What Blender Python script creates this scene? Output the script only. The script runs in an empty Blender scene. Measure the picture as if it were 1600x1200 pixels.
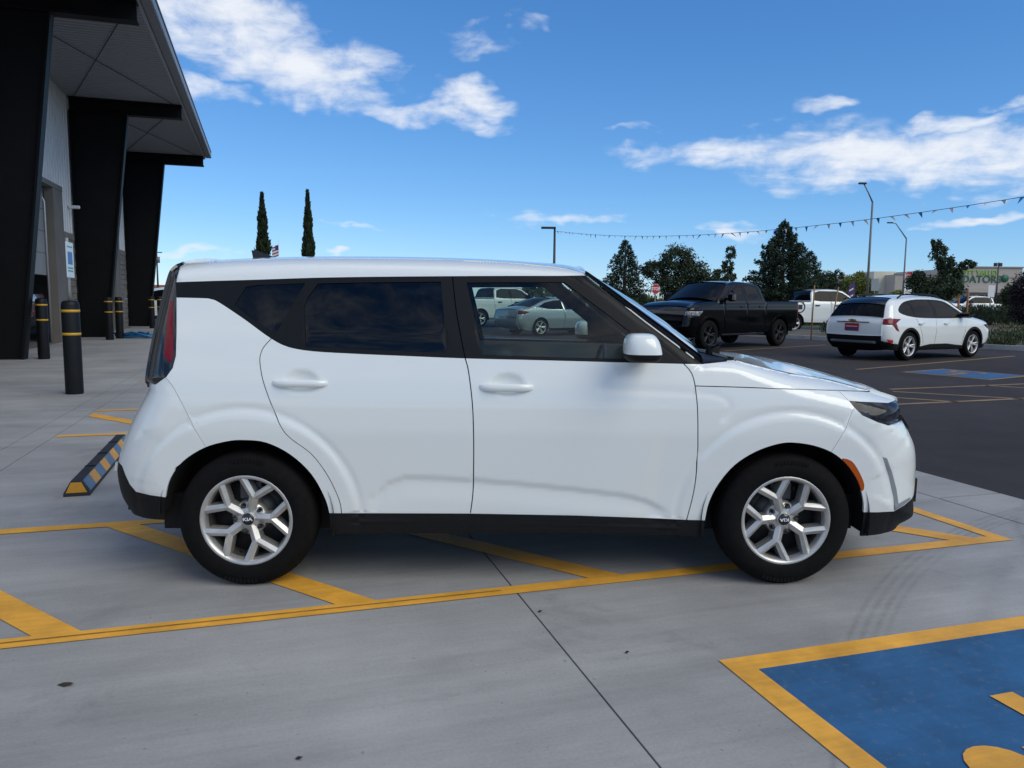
import bpy, bmesh, math, random
import numpy as np
from mathutils import Vector, Matrix
from mathutils.geometry import delaunay_2d_cdt

# ------------------------------------------------------------------ camera, sky, sun, exposure
sc = bpy.context.scene
COL = sc.collection
PITCH, ROLL, CAMH, FPX = .11015902, .00991494, 1.38574978, 1202.0
_cp, _sp = math.cos(PITCH), math.sin(PITCH)
_f = np.array([0, _cp, -_sp]); _u0 = np.array([0, _sp, _cp]); _r0 = np.array([1., 0, 0])
_R = math.cos(ROLL)*_r0 + math.sin(ROLL)*_u0
_U = -math.sin(ROLL)*_r0 + math.cos(ROLL)*_u0
CPOS = np.array([0, 0, CAMH])
cam = bpy.data.cameras.new('camera'); cam.sensor_width = 36; cam.lens = 36*FPX/1600; cam.clip_end = 5000
camo = bpy.data.objects.new('camera', cam); COL.objects.link(camo)
camo.matrix_world = Matrix(((_R[0], _U[0], -_f[0], 0), (_R[1], _U[1], -_f[1], 0), (_R[2], _U[2], -_f[2], CAMH), (0, 0, 0, 1)))
sc.camera = camo
sc.view_settings.view_transform = 'Standard'; sc.view_settings.look = 'None'
sc.view_settings.gamma = 1; sc.view_settings.use_curve_mapping = False
sc.view_settings.exposure = 0.38
sc.cycles.use_denoising = True
sc.cycles.max_bounces = 8; sc.cycles.transparent_max_bounces = 16; sc.cycles.caustics_reflective = False

SUN_EL, SUN_AZ = math.radians(42), math.radians(128)      # azimuth clockwise from +Y: right and behind the camera
sun = bpy.data.lights.new('sun', 'SUN'); sun.energy = 1.45; sun.angle = math.radians(45); sun.color = (1, .94, .74)
suno = bpy.data.objects.new('sun', sun); COL.objects.link(suno)
_sd = Vector((math.sin(SUN_AZ)*math.cos(SUN_EL), math.cos(SUN_AZ)*math.cos(SUN_EL), math.sin(SUN_EL)))
suno.rotation_euler = _sd.to_track_quat('Z', 'Y').to_euler()

def ray(u, v): return _f + _R*(u-800)/FPX - _U*(v-600)/FPX
def G(u, v, z=0.0):
    d = ray(u, v); return CPOS + d*((z-CAMH)/d[2])
def DP(u, v, y):
    d = ray(u, v); return CPOS + d*(y/d[1])

SKY_STR = .12; SKY_K = SKY_STR*2**sc.view_settings.exposure
def build_world():
    w = bpy.data.worlds.new('World'); sc.world = w; w.use_nodes = True
    nt = w.node_tree; N = nt.nodes; N.clear(); L = nt.links.new
    out = N.new('ShaderNodeOutputWorld'); bg = N.new('ShaderNodeBackground')
    sky = N.new('ShaderNodeTexSky'); sky.sky_type = 'NISHITA'; sky.sun_disc = False
    sky.sun_elevation = SUN_EL; sky.sun_rotation = SUN_AZ; sky.altitude = 1500
    sky.air_density = 1.0; sky.dust_density = 0.0; sky.ozone_density = 2.2
    def M(op, a, b=None, c=None, clamp=False):
        n = N.new('ShaderNodeMath'); n.operation = op; n.use_clamp = clamp
        for i, q in enumerate((a, b, c)):
            if q is None: continue
            if isinstance(q, (int, float)): n.inputs[i].default_value = q
            else: L(q, n.inputs[i])
        return n.outputs[0]
    tc = N.new('ShaderNodeTexCoord'); sep = N.new('ShaderNodeSeparateXYZ'); L(tc.outputs['Generated'], sep.inputs[0])
    X, Y, Z = sep.outputs
    az = M('ARCTAN2', X, Y); el = M('ARCSINE', Z)
    # cloud noise on a flat layer high above the place
    zz = M('ADD', M('MAXIMUM', Z, 0.0), .10)
    cx = M('DIVIDE', X, zz); cy = M('DIVIDE', Y, zz)
    cmb = N.new('ShaderNodeCombineXYZ'); L(cx, cmb.inputs[0]); L(cy, cmb.inputs[1])
    def noise(scale, detail, rough, sx=1, sy=1, rot=0, dist=0.0, src=None):
        mp = N.new('ShaderNodeMapping'); L(src or cmb.outputs[0], mp.inputs[0])
        mp.inputs['Scale'].default_value = (sx, sy, 1); mp.inputs['Rotation'].default_value = (0, 0, rot)
        n = N.new('ShaderNodeTexNoise'); n.noise_dimensions = '2D'; n.inputs['Scale'].default_value = scale; n.inputs['Detail'].default_value = detail
        n.inputs['Roughness'].default_value = rough; n.inputs['Distortion'].default_value = dist
        L(mp.outputs[0], n.inputs['Vector']); return n.outputs[0]
    n1 = noise(1.6, 5, .58, .9, 1.5, .2, .0)
    n2 = noise(4.5, 6, .62, .75, 1.6, -.15, .3)
    # individual clouds: (azimuth deg, elevation deg, half width, half height, tilt, strength)
    def dirof(u, v):
        d = ray(u, v); return math.atan2(d[0], d[1]), math.asin(d[2]/np.linalg.norm(d))
    clouds = [(335, 30, 200, 62, 18, 1.0), (440, 100, 170, 42, 12, 1.05), (570, 100, 130, 24, 10, .55), (320, 148, 60, 22, 8, .65),
              (735, 148, 60, 32, 6, 1.1), (680, 186, 120, 22, 3, .95),
              (1150, 228, 180, 24, -5, .8), (1430, 250, 290, 40, 3, 1.15), (1290, 160, 46, 12, -3, .9),
              (1485, 190, 80, 13, 0, .95), (890, 335, 110, 12, -3, .7), (1160, 358, 50, 8, 0, .8), (1530, 338, 90, 9, -4, .8), (560, 357, 80, 6, 0, .55),
              (525, 390, 26, 6, 0, .8), (740, 58, 70, 14, 6, .42), (828, 42, 26, 16, 25, .5), (640, 120, 90, 20, 10, .42), (1580, 160, 50, 10, 0, .7), (1000, 198, 60, 7, 0, .5), (300, 400, 80, 10, 0, .6)]
    env = None
    wv = N.new('ShaderNodeCombineXYZ'); L(az, wv.inputs[0]); L(el, wv.inputs[1])
    wn = noise(9, 3, .6, 1, 1.8, 0, 0, wv.outputs[0]); wn2 = noise(9, 3, .6, 1, 1.8, 1.3, 0, wv.outputs[0])
    n3 = noise(15, 6, .62, 1, 1.9, .25, .25, wv.outputs[0])
    nb = M('ADD', M('MULTIPLY', n1, .32), M('ADD', M('MULTIPLY', n2, .18), M('MULTIPLY', n3, .50)))
    azw = M('ADD', az, M('MULTIPLY', M('SUBTRACT', wn, .5), .10)); elw = M('ADD', el, M('MULTIPLY', M('SUBTRACT', wn2, .5), .07))
    for (u, v, hw, hh, tilt, st) in clouds:
        a0, e0 = dirof(u, v); k = 1/FPX
        c, s = math.cos(math.radians(-tilt)), math.sin(math.radians(-tilt)); kp = 1/(hw*k*1.15); kq = 1/(hh*k*1.25)
        p = M('MULTIPLY_ADD', azw, c*kp, M('MULTIPLY_ADD', elw, s*kp, -(a0*c+e0*s)*kp))
        q = M('MULTIPLY_ADD', azw, -s*kq, M('MULTIPLY_ADD', elw, c*kq, (a0*s-e0*c)*kq))
        g = M('MULTIPLY_ADD', M('MULTIPLY_ADD', p, p, M('MULTIPLY', q, q)), -st, st)
        env = M('MAXIMUM', g, 0.0) if env is None else M('MAXIMUM', env, g)
    # the same broken cloud goes on over the rest of the sky
    big = noise(.55, 2, .5, 1, 1, .7)
    mr = N.new('ShaderNodeMapRange'); mr.interpolation_type = 'SMOOTHSTEP'
    L(big, mr.inputs[0]); mr.inputs[1].default_value = .36; mr.inputs[2].default_value = .60; mr.inputs[4].default_value = 1.0
    s1 = N.new('ShaderNodeMapRange'); s1.interpolation_type = 'SMOOTHSTEP'; L(Y, s1.inputs[0]); s1.inputs[1].default_value = .72; s1.inputs[2].default_value = .25
    rest = M('MULTIPLY', mr.outputs[0], s1.outputs[0])
    env = M('MAXIMUM', env, rest)
    dens = M('ADD', M('MULTIPLY', env, .85), M('MULTIPLY', M('SUBTRACT', nb, .5), 2.6))
    dens = M('MULTIPLY', dens, M('GREATER_THAN', env, .001))
    ms = N.new('ShaderNodeMapRange'); ms.interpolation_type = 'SMOOTHSTEP'; L(dens, ms.inputs[0])
    ms.inputs[1].default_value = .10; ms.inputs[2].default_value = 1.15
    fade = M('MULTIPLY', ms.outputs[0], M('MINIMUM', M('MULTIPLY', env, 5.0), 1.0))
    # the deep clear sky of the photograph: per-channel response on the sky model
    sp = N.new('ShaderNodeSeparateColor'); L(sky.outputs[0], sp.inputs[0]); cb = N.new('ShaderNodeCombineColor')
    for i_, (gn, pw) in enumerate(((.0625, 1.08), (.1315, .85), (.2405, .70))): L(M('MULTIPLY', M('POWER', sp.outputs[i_], pw), gn/SKY_K), cb.inputs[i_])
    mx = N.new('ShaderNodeMix'); mx.data_type = 'RGBA'; L(fade, mx.inputs[0]); L(cb.outputs[0], mx.inputs[6])
    mx.inputs[7].default_value = (.86/SKY_K, .90/SKY_K, .97/SKY_K, 1)
    L(mx.outputs[2], bg.inputs[0]); bg.inputs[1].default_value = SKY_STR
    L(bg.outputs[0], out.inputs[0])
build_world()
sc.world.cycles.sampling_method = 'MANUAL'; sc.world.cycles.sample_map_resolution = 512

# ------------------------------------------------------------------ helpers
rnd = random.Random(7)
MATS = {}
def mat(name, col, rough=.6, metal=0., coat=0., spec=.5, noise=None, bump=None, emis=None, stretch=None):
    """noise=(scale, amount, detail) darkens and lightens the colour; bump=(scale, strength)"""
    if name in MATS: return MATS[name]
    m = bpy.data.materials.new(name); m.use_nodes = True; MATS[name] = m
    nt = m.node_tree; b = nt.nodes['Principled BSDF']; L = nt.links.new
    b.inputs['Base Color'].default_value = (*col, 1); b.inputs['Roughness'].default_value = rough
    b.inputs['Metallic'].default_value = metal; b.inputs['Coat Weight'].default_value = coat
    b.inputs['Coat Roughness'].default_value = .04; b.inputs['Specular IOR Level'].default_value = spec
    if noise or bump:
        tc = nt.nodes.new('ShaderNodeTexCoord'); src = tc.outputs['Object']
        if stretch:
            mp = nt.nodes.new('ShaderNodeMapping'); mp.inputs['Scale'].default_value = stretch; L(src, mp.inputs[0]); src = mp.outputs[0]
    if noise:
        n = nt.nodes.new('ShaderNodeTexNoise'); n.inputs['Scale'].default_value = noise[0]; n.inputs['Detail'].default_value = noise[2] if len(noise) > 2 else 5
        L(src, n.inputs['Vector'])
        r = nt.nodes.new('ShaderNodeMapRange'); L(n.outputs[0], r.inputs[0]); r.inputs[1].default_value = .3; r.inputs[2].default_value = .7
        r.inputs[3].default_value = 1-noise[1]; r.inputs[4].default_value = 1+noise[1]
        mx = nt.nodes.new('ShaderNodeVectorMath'); mx.operation = 'SCALE'; mx.inputs[0].default_value = col; L(r.outputs[0], mx.inputs['Scale'])
        L(mx.outputs[0], b.inputs['Base Color'])
    if bump:
        n2 = nt.nodes.new('ShaderNodeTexNoise'); n2.inputs['Scale'].default_value = bump[0]; n2.inputs['Detail'].default_value = 4; L(src, n2.inputs['Vector'])
        bp = nt.nodes.new('ShaderNodeBump'); bp.inputs['Strength'].default_value = bump[1]; bp.inputs['Distance'].default_value = .01
        L(n2.outputs[0], bp.inputs['Height']); L(bp.outputs[0], b.inputs['Normal'])
    if emis:
        b.inputs['Emission Color'].default_value = (*emis[:3], 1); b.inputs['Emission Strength'].default_value = emis[3]
    return m

def glassmat(name, tint, ior=1.5, rough=0.0):
    if name in MATS: return MATS[name]
    m = bpy.data.materials.new(name); m.use_nodes = True; MATS[name] = m
    nt = m.node_tree; nt.nodes.clear(); L = nt.links.new
    o = nt.nodes.new('ShaderNodeOutputMaterial'); mx = nt.nodes.new('ShaderNodeMixShader')
    t = nt.nodes.new('ShaderNodeBsdfTransparent'); t.inputs[0].default_value = (*tint, 1)
    g = nt.nodes.new('ShaderNodeBsdfGlossy'); g.inputs['Roughness'].default_value = rough
    fr = nt.nodes.new('ShaderNodeFresnel'); fr.inputs[0].default_value = ior
    L(fr.outputs[0], mx.inputs[0]); L(t.outputs[0], mx.inputs[1]); L(g.outputs[0], mx.inputs[2]); L(mx.outputs[0], o.inputs[0])
    return m

def tag(o, label=None, cat=None, group=None, kind=None):
    if label: o['label'] = label
    if cat: o['category'] = cat
    if group: o['group'] = group
    if kind: o['kind'] = kind
    return o

def empty(name, loc=(0, 0, 0), rz=0.0, parent=None):
    o = bpy.data.objects.new(name, None); COL.objects.link(o); o.location = loc; o.rotation_euler = (0, 0, rz)
    o.empty_display_size = .1
    if parent: o.parent = parent
    return o

def obj(name, me, m=None, parent=None, loc=None):
    o = bpy.data.objects.new(name, me); COL.objects.link(o)
    if m is not None and not me.materials: me.materials.append(m)
    if parent: o.parent = parent
    if loc is not None: o.location = loc
    return o

def copy_tree(o, parent=None):
    c = o.copy(); COL.objects.link(c); c.parent = parent
    for ch in list(o.children): copy_tree(ch, c)
    return c

class MB:
    """collects shapes into one mesh"""
    def __init__(s): s.v = []; s.f = []; s.sm = []
    def add(s, vs, fs, smooth=False):
        o = len(s.v); s.v += [tuple(p) for p in vs]; s.f += [tuple(i+o for i in f) for f in fs]; s.sm += [smooth]*len(fs); return s
    def box(s, x0, x1, y0, y1, z0, z1, M=None, bev=0.0):
        if bev <= 0:
            vs = [(x, y, z) for z in (z0, z1) for (x, y) in ((x0, y0), (x1, y0), (x1, y1), (x0, y1))]
            fs = [(3, 2, 1, 0), (4, 5, 6, 7), (0, 1, 5, 4), (1, 2, 6, 5), (2, 3, 7, 6), (3, 0, 4, 7)]
        else:
            b = bev; vs = []
            for z, k in ((z0, b), (z0+b, 0), (z1-b, 0), (z1, b)):
                for (x, y) in ((x0+k+b*(k == 0), y0+k), (x1-k-b*(k == 0), y0+k), (x1-k, y0+k+b*(k == 0)), (x1-k, y1-k-b*(k == 0)), (x1-k-b*(k == 0), y1-k), (x0+k+b*(k == 0), y1-k), (x0+k, y1-k-b*(k == 0)), (x0+k, y0+k+b*(k == 0))):
                    vs.append((x, y, z))
            fs = [tuple(range(7, -1, -1)), tuple(range(24, 32))]
            for l in range(3):
                for i in range(8): fs.append((l*8+i, l*8+(i+1) % 8, l*8+8+(i+1) % 8, l*8+8+i))
        if M is not None: vs = [M @ Vector(p) for p in vs]
        return s.add(vs, fs)
    def tube(s, pts, rad, n=8, cap=True, smooth=True):
        pts = [Vector(p) for p in pts]; rad = rad if isinstance(rad, (list, tuple)) else [rad]*len(pts)
        vs = []; fs = []; ref = None
        for i, p in enumerate(pts):
            t = (pts[min(i+1, len(pts)-1)]-pts[max(i-1, 0)]).normalized()
            if ref is None: ref = Vector((0, 0, 1)) if abs(t.z) < .9 else Vector((1, 0, 0))
            a = t.cross(ref).normalized(); b = t.cross(a).normalized(); ref = -b if False else ref
            for k in range(n):
                an = 2*math.pi*k/n; vs.append(p+(a*math.cos(an)+b*math.sin(an))*rad[i])
        for i in range(len(pts)-1):
            for k in range(n): fs.append((i*n+k, i*n+(k+1) % n, (i+1)*n+(k+1) % n, (i+1)*n+k))
        s.add(vs, fs, smooth)
        if cap:
            o = len(s.v)-len(vs)
            s.f.append(tuple(o+k for k in range(n-1, -1, -1))); s.sm.append(False)
            s.f.append(tuple(o+(len(pts)-1)*n+k for k in range(n))); s.sm.append(False)
        return s
    def lathe(s, prof, n=32, axis='z', c=(0, 0, 0), closed=False, smooth=True):
        vs = []; fs = []
        for (r, h) in prof:
            for k in range(n):
                a = 2*math.pi*k/n; x, y = r*math.cos(a), r*math.sin(a)
                p = (x, y, h) if axis == 'z' else (x, -h, y)      # axis y: h runs towards -y
                vs.append((p[0]+c[0], p[1]+c[1], p[2]+c[2]))
        m = len(prof)
        for i in range(m-1 if not closed else m):
            j = (i+1) % m
            for k in range(n): fs.append((i*n+k, i*n+(k+1) % n, j*n+(k+1) % n, j*n+k))
        return s.add(vs, fs, smooth)
    def prism(s, poly, h0, h1, f=None):
        """poly: list of 2-D points; f maps (a, b, h) to 3-D"""
        f = f or (lambda a, b, h: (a, b, h)); n = len(poly)
        vs = [f(a, b, h0) for a, b in poly]+[f(a, b, h1) for a, b in poly]
        fs = [tuple(range(n-1, -1, -1)), tuple(range(n, 2*n))]+[(i, (i+1) % n, n+(i+1) % n, n+i) for i in range(n)]
        return s.add(vs, fs)
    def mesh(s, name='m', recalc=True):
        me = bpy.data.meshes.new(name); me.from_pydata(s.v, [], s.f)
        me.polygons.foreach_set('use_smooth', s.sm); me.update()
        if recalc:
            bm = bmesh.new(); bm.from_mesh(me); bmesh.ops.recalc_face_normals(bm, faces=bm.faces); bm.to_mesh(me); bm.free()
        return me
    def build(s, name, m, parent=None, loc=None): return obj(name, s.mesh(name), m, parent, loc)

def weld(o, d=1e-4):
    bm = bmesh.new(); bm.from_mesh(o.data); bmesh.ops.remove_doubles(bm, verts=bm.verts, dist=d); bm.to_mesh(o.data); bm.free()

def text_mesh(txt, size, font_bold=0.0, extrude=.004, align='CENTER'):
    c = bpy.data.curves.new('lettering', 'FONT'); c.body = txt; c.size = size; c.extrude = extrude; c.align_x = align; c.align_y = 'CENTER'; c.offset = font_bold
    o = bpy.data.objects.new('tmp', c); COL.objects.link(o)
    dg = bpy.context.evaluated_depsgraph_get(); me = bpy.data.meshes.new_from_object(o.evaluated_get(dg))
    bpy.data.objects.remove(o); bpy.data.curves.remove(c)
    return me

# site grid: the forecourt, its markings and the building share one direction
SA = math.radians(17.15)
E1 = np.array([math.cos(SA), math.sin(SA), 0]); E2 = np.array([-math.sin(SA), math.cos(SA), 0])
def ST(s, t, z=0.0): return E1*s+E2*t+np.array([0, 0, z])
def toST(p): return float(p @ E1), float(p @ E2)

# ------------------------------------------------------------------ ground
M_conc = mat('concrete', (.30, .30, .30), .75)
def concrete_nodes(m):
    """broom-finished concrete: fine streaks across the slab, broad stains, tyre marks, specks"""
    nt = m.node_tree; b = nt.nodes['Principled BSDF']; L = nt.links.new; N = nt.nodes
    tc = N.new('ShaderNodeTexCoord')
    mp = N.new('ShaderNodeMapping'); mp.inputs['Rotation'].default_value = (0, 0, -SA); L(tc.outputs['Object'], mp.inputs[0])
    def noise(sc_, det, rough=.5, stretch=(1, 1, 1), dist=0):
        q = N.new('ShaderNodeMapping'); q.inputs['Scale'].default_value = stretch; L(mp.outputs[0], q.inputs[0])
        n = N.new('ShaderNodeTexNoise'); n.inputs['Scale'].default_value = sc_; n.inputs['Detail'].default_value = det; n.inputs['Roughness'].default_value = rough
        n.inputs['Distortion'].default_value = dist
        L(q.outputs[0], n.inputs['Vector']); return n.outputs[0]
    def rng(x, a, b_, c, d, smooth=False):
        r = N.new('ShaderNodeMapRange'); r.inputs[1].default_value = a; r.inputs[2].default_value = b_; r.inputs[3].default_value = c; r.inputs[4].default_value = d
        if smooth: r.interpolation_type = 'SMOOTHSTEP'
        L(x, r.inputs[0]); return r.outputs[0]
    def mul(a, b_):
        n = N.new('ShaderNodeMath'); n.operation = 'MULTIPLY'; L(a, n.inputs[0]); L(b_, n.inputs[1]); return n.outputs[0]
    v = rng(noise(.6, 7, .62), .3, .7, .78, 1.20)
    v = mul(v, rng(noise(2.0, 8, .65, (.35, 1.6, 1)), .3, .7, .86, 1.13))
    streak = noise(9, 9, .7, (.12, 3.2, 1), .15)
    v = mul(v, rng(streak, .3, .7, .93, 1.07))
    v = mul(v, rng(noise(70, 5, .8), .3, .7, .90, 1.10))
    v = mul(v, rng(noise(38, 2, .5), .70, .78, 1.0, .62))            # dark specks
    v = mul(v, rng(noise(1.1, 6, .7, (1, 1, 1), .6), .56, .72, 1.0, .78, True))   # stains
    sx = N.new('ShaderNodeSeparateXYZ'); L(tc.outputs['Object'], sx.inputs[0])
    def mth(op, a, b_=None):
        n = N.new('ShaderNodeMath'); n.operation = op
        for i_, q_ in enumerate((a, b_)):
            if q_ is None: continue
            if isinstance(q_, (int, float)): n.inputs[i_].default_value = q_
            else: L(q_, n.inputs[i_])
        return n.outputs[0]
    for (ax, ay, rr_, ww, amt) in ((6.57, 0, 6.00, .018, .22), (6.57, 0, 5.955, .018, .20), (6.57, 0, 5.91, .018, .22), (6.57, 0, 5.87, .018, .17), (6.9, .1, 5.75, .09, .16), (5.2, 3.6, 2.3, .05, .22), (5.2, 3.6, 2.2, .03, .22), (-5, 14, 12.6, .10, .10)):
        dx = mth('SUBTRACT', sx.outputs[0], ax); dy = mth('SUBTRACT', sx.outputs[1], ay)
        rad_ = mth('SQRT', mth('ADD', mth('MULTIPLY', dx, dx), mth('MULTIPLY', dy, dy)))
        dd_ = mth('DIVIDE', mth('ABSOLUTE', mth('SUBTRACT', rad_, rr_)), ww)
        fall = mth('MAXIMUM', mth('SUBTRACT', 1.0, dd_), 0.0)
        v = mth('MULTIPLY', v, mth('SUBTRACT', 1.0, mth('MULTIPLY', mth('MULTIPLY', fall, amt), rng(noise(3, 4, .7), .35, .6, 0.15, 1.0))))
    vm = N.new('ShaderNodeVectorMath'); vm.operation = 'SCALE'
    tint = N.new('ShaderNodeMix'); tint.data_type = 'RGBA'; L(noise(.35, 3), tint.inputs[0])
    tint.inputs[6].default_value = (.305, .30, .295, 1); tint.inputs[7].default_value = (.335, .32, .30, 1)
    L(tint.outputs[2], vm.inputs[0]); L(v, vm.inputs['Scale']); L(vm.outputs[0], b.inputs['Base Color'])
    L(rng(streak, .3, .7, .72, .88), b.inputs['Roughness'])
    bp = N.new('ShaderNodeBump'); bp.inputs['Strength'].default_value = .25; bp.inputs['Distance'].default_value = .004
    L(streak, bp.inputs['Height'])
    bp2 = N.new('ShaderNodeBump'); bp2.inputs['Strength'].default_value = .3; bp2.inputs['Distance'].default_value = .002
    L(noise(160, 4, .7), bp2.inputs['Height']); L(bp.outputs[0], bp2.inputs['Normal']); L(bp2.outputs[0], b.inputs['Normal'])
concrete_nodes(M_conc)
M_asph = mat('asphalt', (.038, .032, .031), .9, spec=.3, noise=(.9, .32, 12), bump=(160, .8))
def asphalt_nodes(m):
    nt = m.node_tree; b = nt.nodes['Principled BSDF']; L = nt.links.new; N = nt.nodes; tc = N.new('ShaderNodeTexCoord'); v = None
    for sc_, det, lo, hi, a, c in ((.22, 6, .3, .7, .74, 1.32), (1.6, 8, .3, .7, .86, 1.16), (90, 3, .35, .7, .72, 1.5), (.9, 9, .62, .74, 1.0, .72)):
        n = N.new('ShaderNodeTexNoise'); n.inputs['Scale'].default_value = sc_; n.inputs['Detail'].default_value = det; n.inputs['Roughness'].default_value = .62; L(tc.outputs['Object'], n.inputs['Vector'])
        r = N.new('ShaderNodeMapRange'); L(n.outputs[0], r.inputs[0])
        for i_, q in enumerate((lo, hi, a, c)): r.inputs[i_+1].default_value = q
        if v is None: v = r.outputs[0]
        else:
            k = N.new('ShaderNodeMath'); k.operation = 'MULTIPLY'; L(v, k.inputs[0]); L(r.outputs[0], k.inputs[1]); v = k.outputs[0]
    vm = N.new('ShaderNodeVectorMath'); vm.operation = 'SCALE'; vm.inputs[0].default_value = (.038, .032, .031); L(v, vm.inputs['Scale']); L(vm.outputs[0], b.inputs['Base Color'])
asphalt_nodes(M_asph)
M_road = mat('road_asphalt', (.085, .085, .088), .9, noise=(.7, .15, 8))
M_soil = mat('dry_soil', (.20, .165, .12), .95, noise=(.3, .3, 8))
M_joint = mat('joint_sealant', (.035, .033, .032), .9, noise=(6, .4))
def paintmat(name, col, wear=.25):
    m = mat(name, col, .62); nt = m.node_tree; b = nt.nodes['Principled BSDF']; L = nt.links.new; N = nt.nodes
    tc = N.new('ShaderNodeTexCoord'); mp = N.new('ShaderNodeMapping'); mp.inputs['Rotation'].default_value = (0, 0, -SA); L(tc.outputs['Object'], mp.inputs[0])
    n = N.new('ShaderNodeTexNoise'); n.inputs['Scale'].default_value = 3; n.inputs['Detail'].default_value = 8; n.inputs['Roughness'].default_value = .65; L(mp.outputs[0], n.inputs['Vector'])
    q = N.new('ShaderNodeMapping'); q.inputs['Scale'].default_value = (.15, 3, 1); L(mp.outputs[0], q.inputs[0])
    n2 = N.new('ShaderNodeTexNoise'); n2.inputs['Scale'].default_value = 12; n2.inputs['Detail'].default_value = 8; L(q.outputs[0], n2.inputs['Vector'])
    r = N.new('ShaderNodeMapRange'); L(n.outputs[0], r.inputs[0]); r.inputs[1].default_value = .3; r.inputs[2].default_value = .72; r.inputs[3].default_value = 1.12; r.inputs[4].default_value = 1-wear
    r2 = N.new('ShaderNodeMapRange'); L(n2.outputs[0], r2.inputs[0]); r2.inputs[1].default_value = .3; r2.inputs[2].default_value = .7; r2.inputs[3].default_value = .90; r2.inputs[4].default_value = 1.06
    mm = N.new('ShaderNodeMath'); mm.operation = 'MULTIPLY'; L(r.outputs[0], mm.inputs[0]); L(r2.outputs[0], mm.inputs[1])
    vm = N.new('ShaderNodeVectorMath'); vm.operation = 'SCALE'; vm.inputs[0].default_value = col; L(mm.outputs[0], vm.inputs['Scale']); 
    dirt = N.new('ShaderNodeTexNoise'); dirt.inputs['Scale'].default_value = 26; dirt.inputs['Detail'].default_value = 6; dirt.inputs['Roughness'].default_value = .8; L(mp.outputs[0], dirt.inputs['Vector'])
    dr = N.new('ShaderNodeMapRange'); L(dirt.outputs[0], dr.inputs[0]); dr.inputs[1].default_value = .55; dr.inputs[2].default_value = .75; dr.inputs[3].default_value = 0; dr.inputs[4].default_value = wear
    mx = N.new('ShaderNodeMix'); mx.data_type = 'RGBA'; L(dr.outputs[0], mx.inputs[0]); L(vm.outputs[0], mx.inputs[6]); mx.inputs[7].default_value = (.25, .245, .24, 1)
    L(mx.outputs[2], b.inputs['Base Color'])
    return m
M_yel = paintmat('yellow_line_paint', (.88, .42, .045), .36)
M_yela = paintmat('worn_yellow_paint', (.34, .20, .07), .45)
M_blue = paintmat('blue_line_paint', (.022, .118, .27), .45)

def sheet(name, pts, z, m, parent=None, kind=None, thick=None):
    mb = MB(); pts = [(p[0], p[1]) for p in pts]
    a = sum(pts[i][0]*pts[(i+1) % len(pts)][1]-pts[(i+1) % len(pts)][0]*pts[i][1] for i in range(len(pts)))
    if a < 0: pts = pts[::-1]
    if thick: mb.prism(pts, z-thick, z)
    else: mb.add([(x, y, z) for x, y in pts], [tuple(range(len(pts)))])
    o = obj(name, mb.mesh(name, recalc=bool(thick)), m, parent)
    if kind: o['kind'] = kind
    return o
sheet('ground', [(-1500, -1500), (1500, -1500), (1500, 1500), (-1500, 1500)], -.16, M_soil, kind='structure')
sheet('parking_lot', [ST(5.1, -30)[:2], (40, -30), (46.6, -18.7), (-19, 68.8), (-60, 70), ST(-30, 42)[:2], ST(4.5, 42)[:2], ST(5.1, 30)[:2]], -.012, M_asph, kind='structure')
# concrete forecourt: slabs with open joints over a bed
pav = sheet('pavement', [ST(s, t)[:2] for s, t in ((-16, -16), (5.08, -16), (5.08, 30), (4.5, 41.9), (-16, 41.9))], -.03, M_joint, kind='structure')
def slab(s0, s1, t0, t1, g=.004, z=0.0):
    P = [ST(s, t)[:2] for s, t in ((s0+g, t0+g), (s1-g, t0+g), (s1-g, t1-g), (s0+g, t1-g))]
    sheet('concrete_slab', P, z, M_conc, pav, thick=.028)
ss = [-15.0, -10.0, -5.98, -2.36, -2.09, 1.07, 4.50, 5.08]
for i in range(len(ss)-1):
    if ss[i] < -9: continue
    tt = [-6.4, .2, 3.39, 6.6, 9.9, 13.2, 16.5, 19.8, 23.1, 26.4, 30.0]
    if i == len(ss)-2: tt = [-2.2, 1.05, 4.24, 7.4, 10.6, 13.8, 17, 20.2, 23.4, 26.6, 30.0]
    if ss[i+1] <= -2: tt = [-6.4, 2.0, 8.5, 14.2, 19.8, 25.5, 31.1, 36.8, 41.8]
    if ss[i] == -2.36: tt = [-6.4, 5, 16, 28, 41.8]
    for a, b in zip(tt, tt[1:]): slab(ss[i], ss[i+1], a, b, .009 if i == len(ss)-2 else .004)
sheet('garage_floor', [ST(s, t)[:2] for s, t in ((-15, -6), (-6.0, -6), (-6.0, 41.8), (-15, 41.8))], .002, mat('shop_floor', (.22, .22, .22), .4, noise=(.8, .2)), kind='structure')

MZ = .004
mark = lambda name, px, z, m, lab, grp: tag(sheet(name, [G(*p)[:2] for p in px], z, m), lab, 'paint marking', grp)
def stline(name, s0, s1, t0, t1, z, m): return sheet(name, [ST(s, t)[:2] for s, t in ((s0, t0), (s1, t0), (s1, t1), (s0, t1))], z, m)
def pxst(px): return [toST(G(*p)) for p in px]
LM = 'painted lines of the hatched bay'
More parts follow.
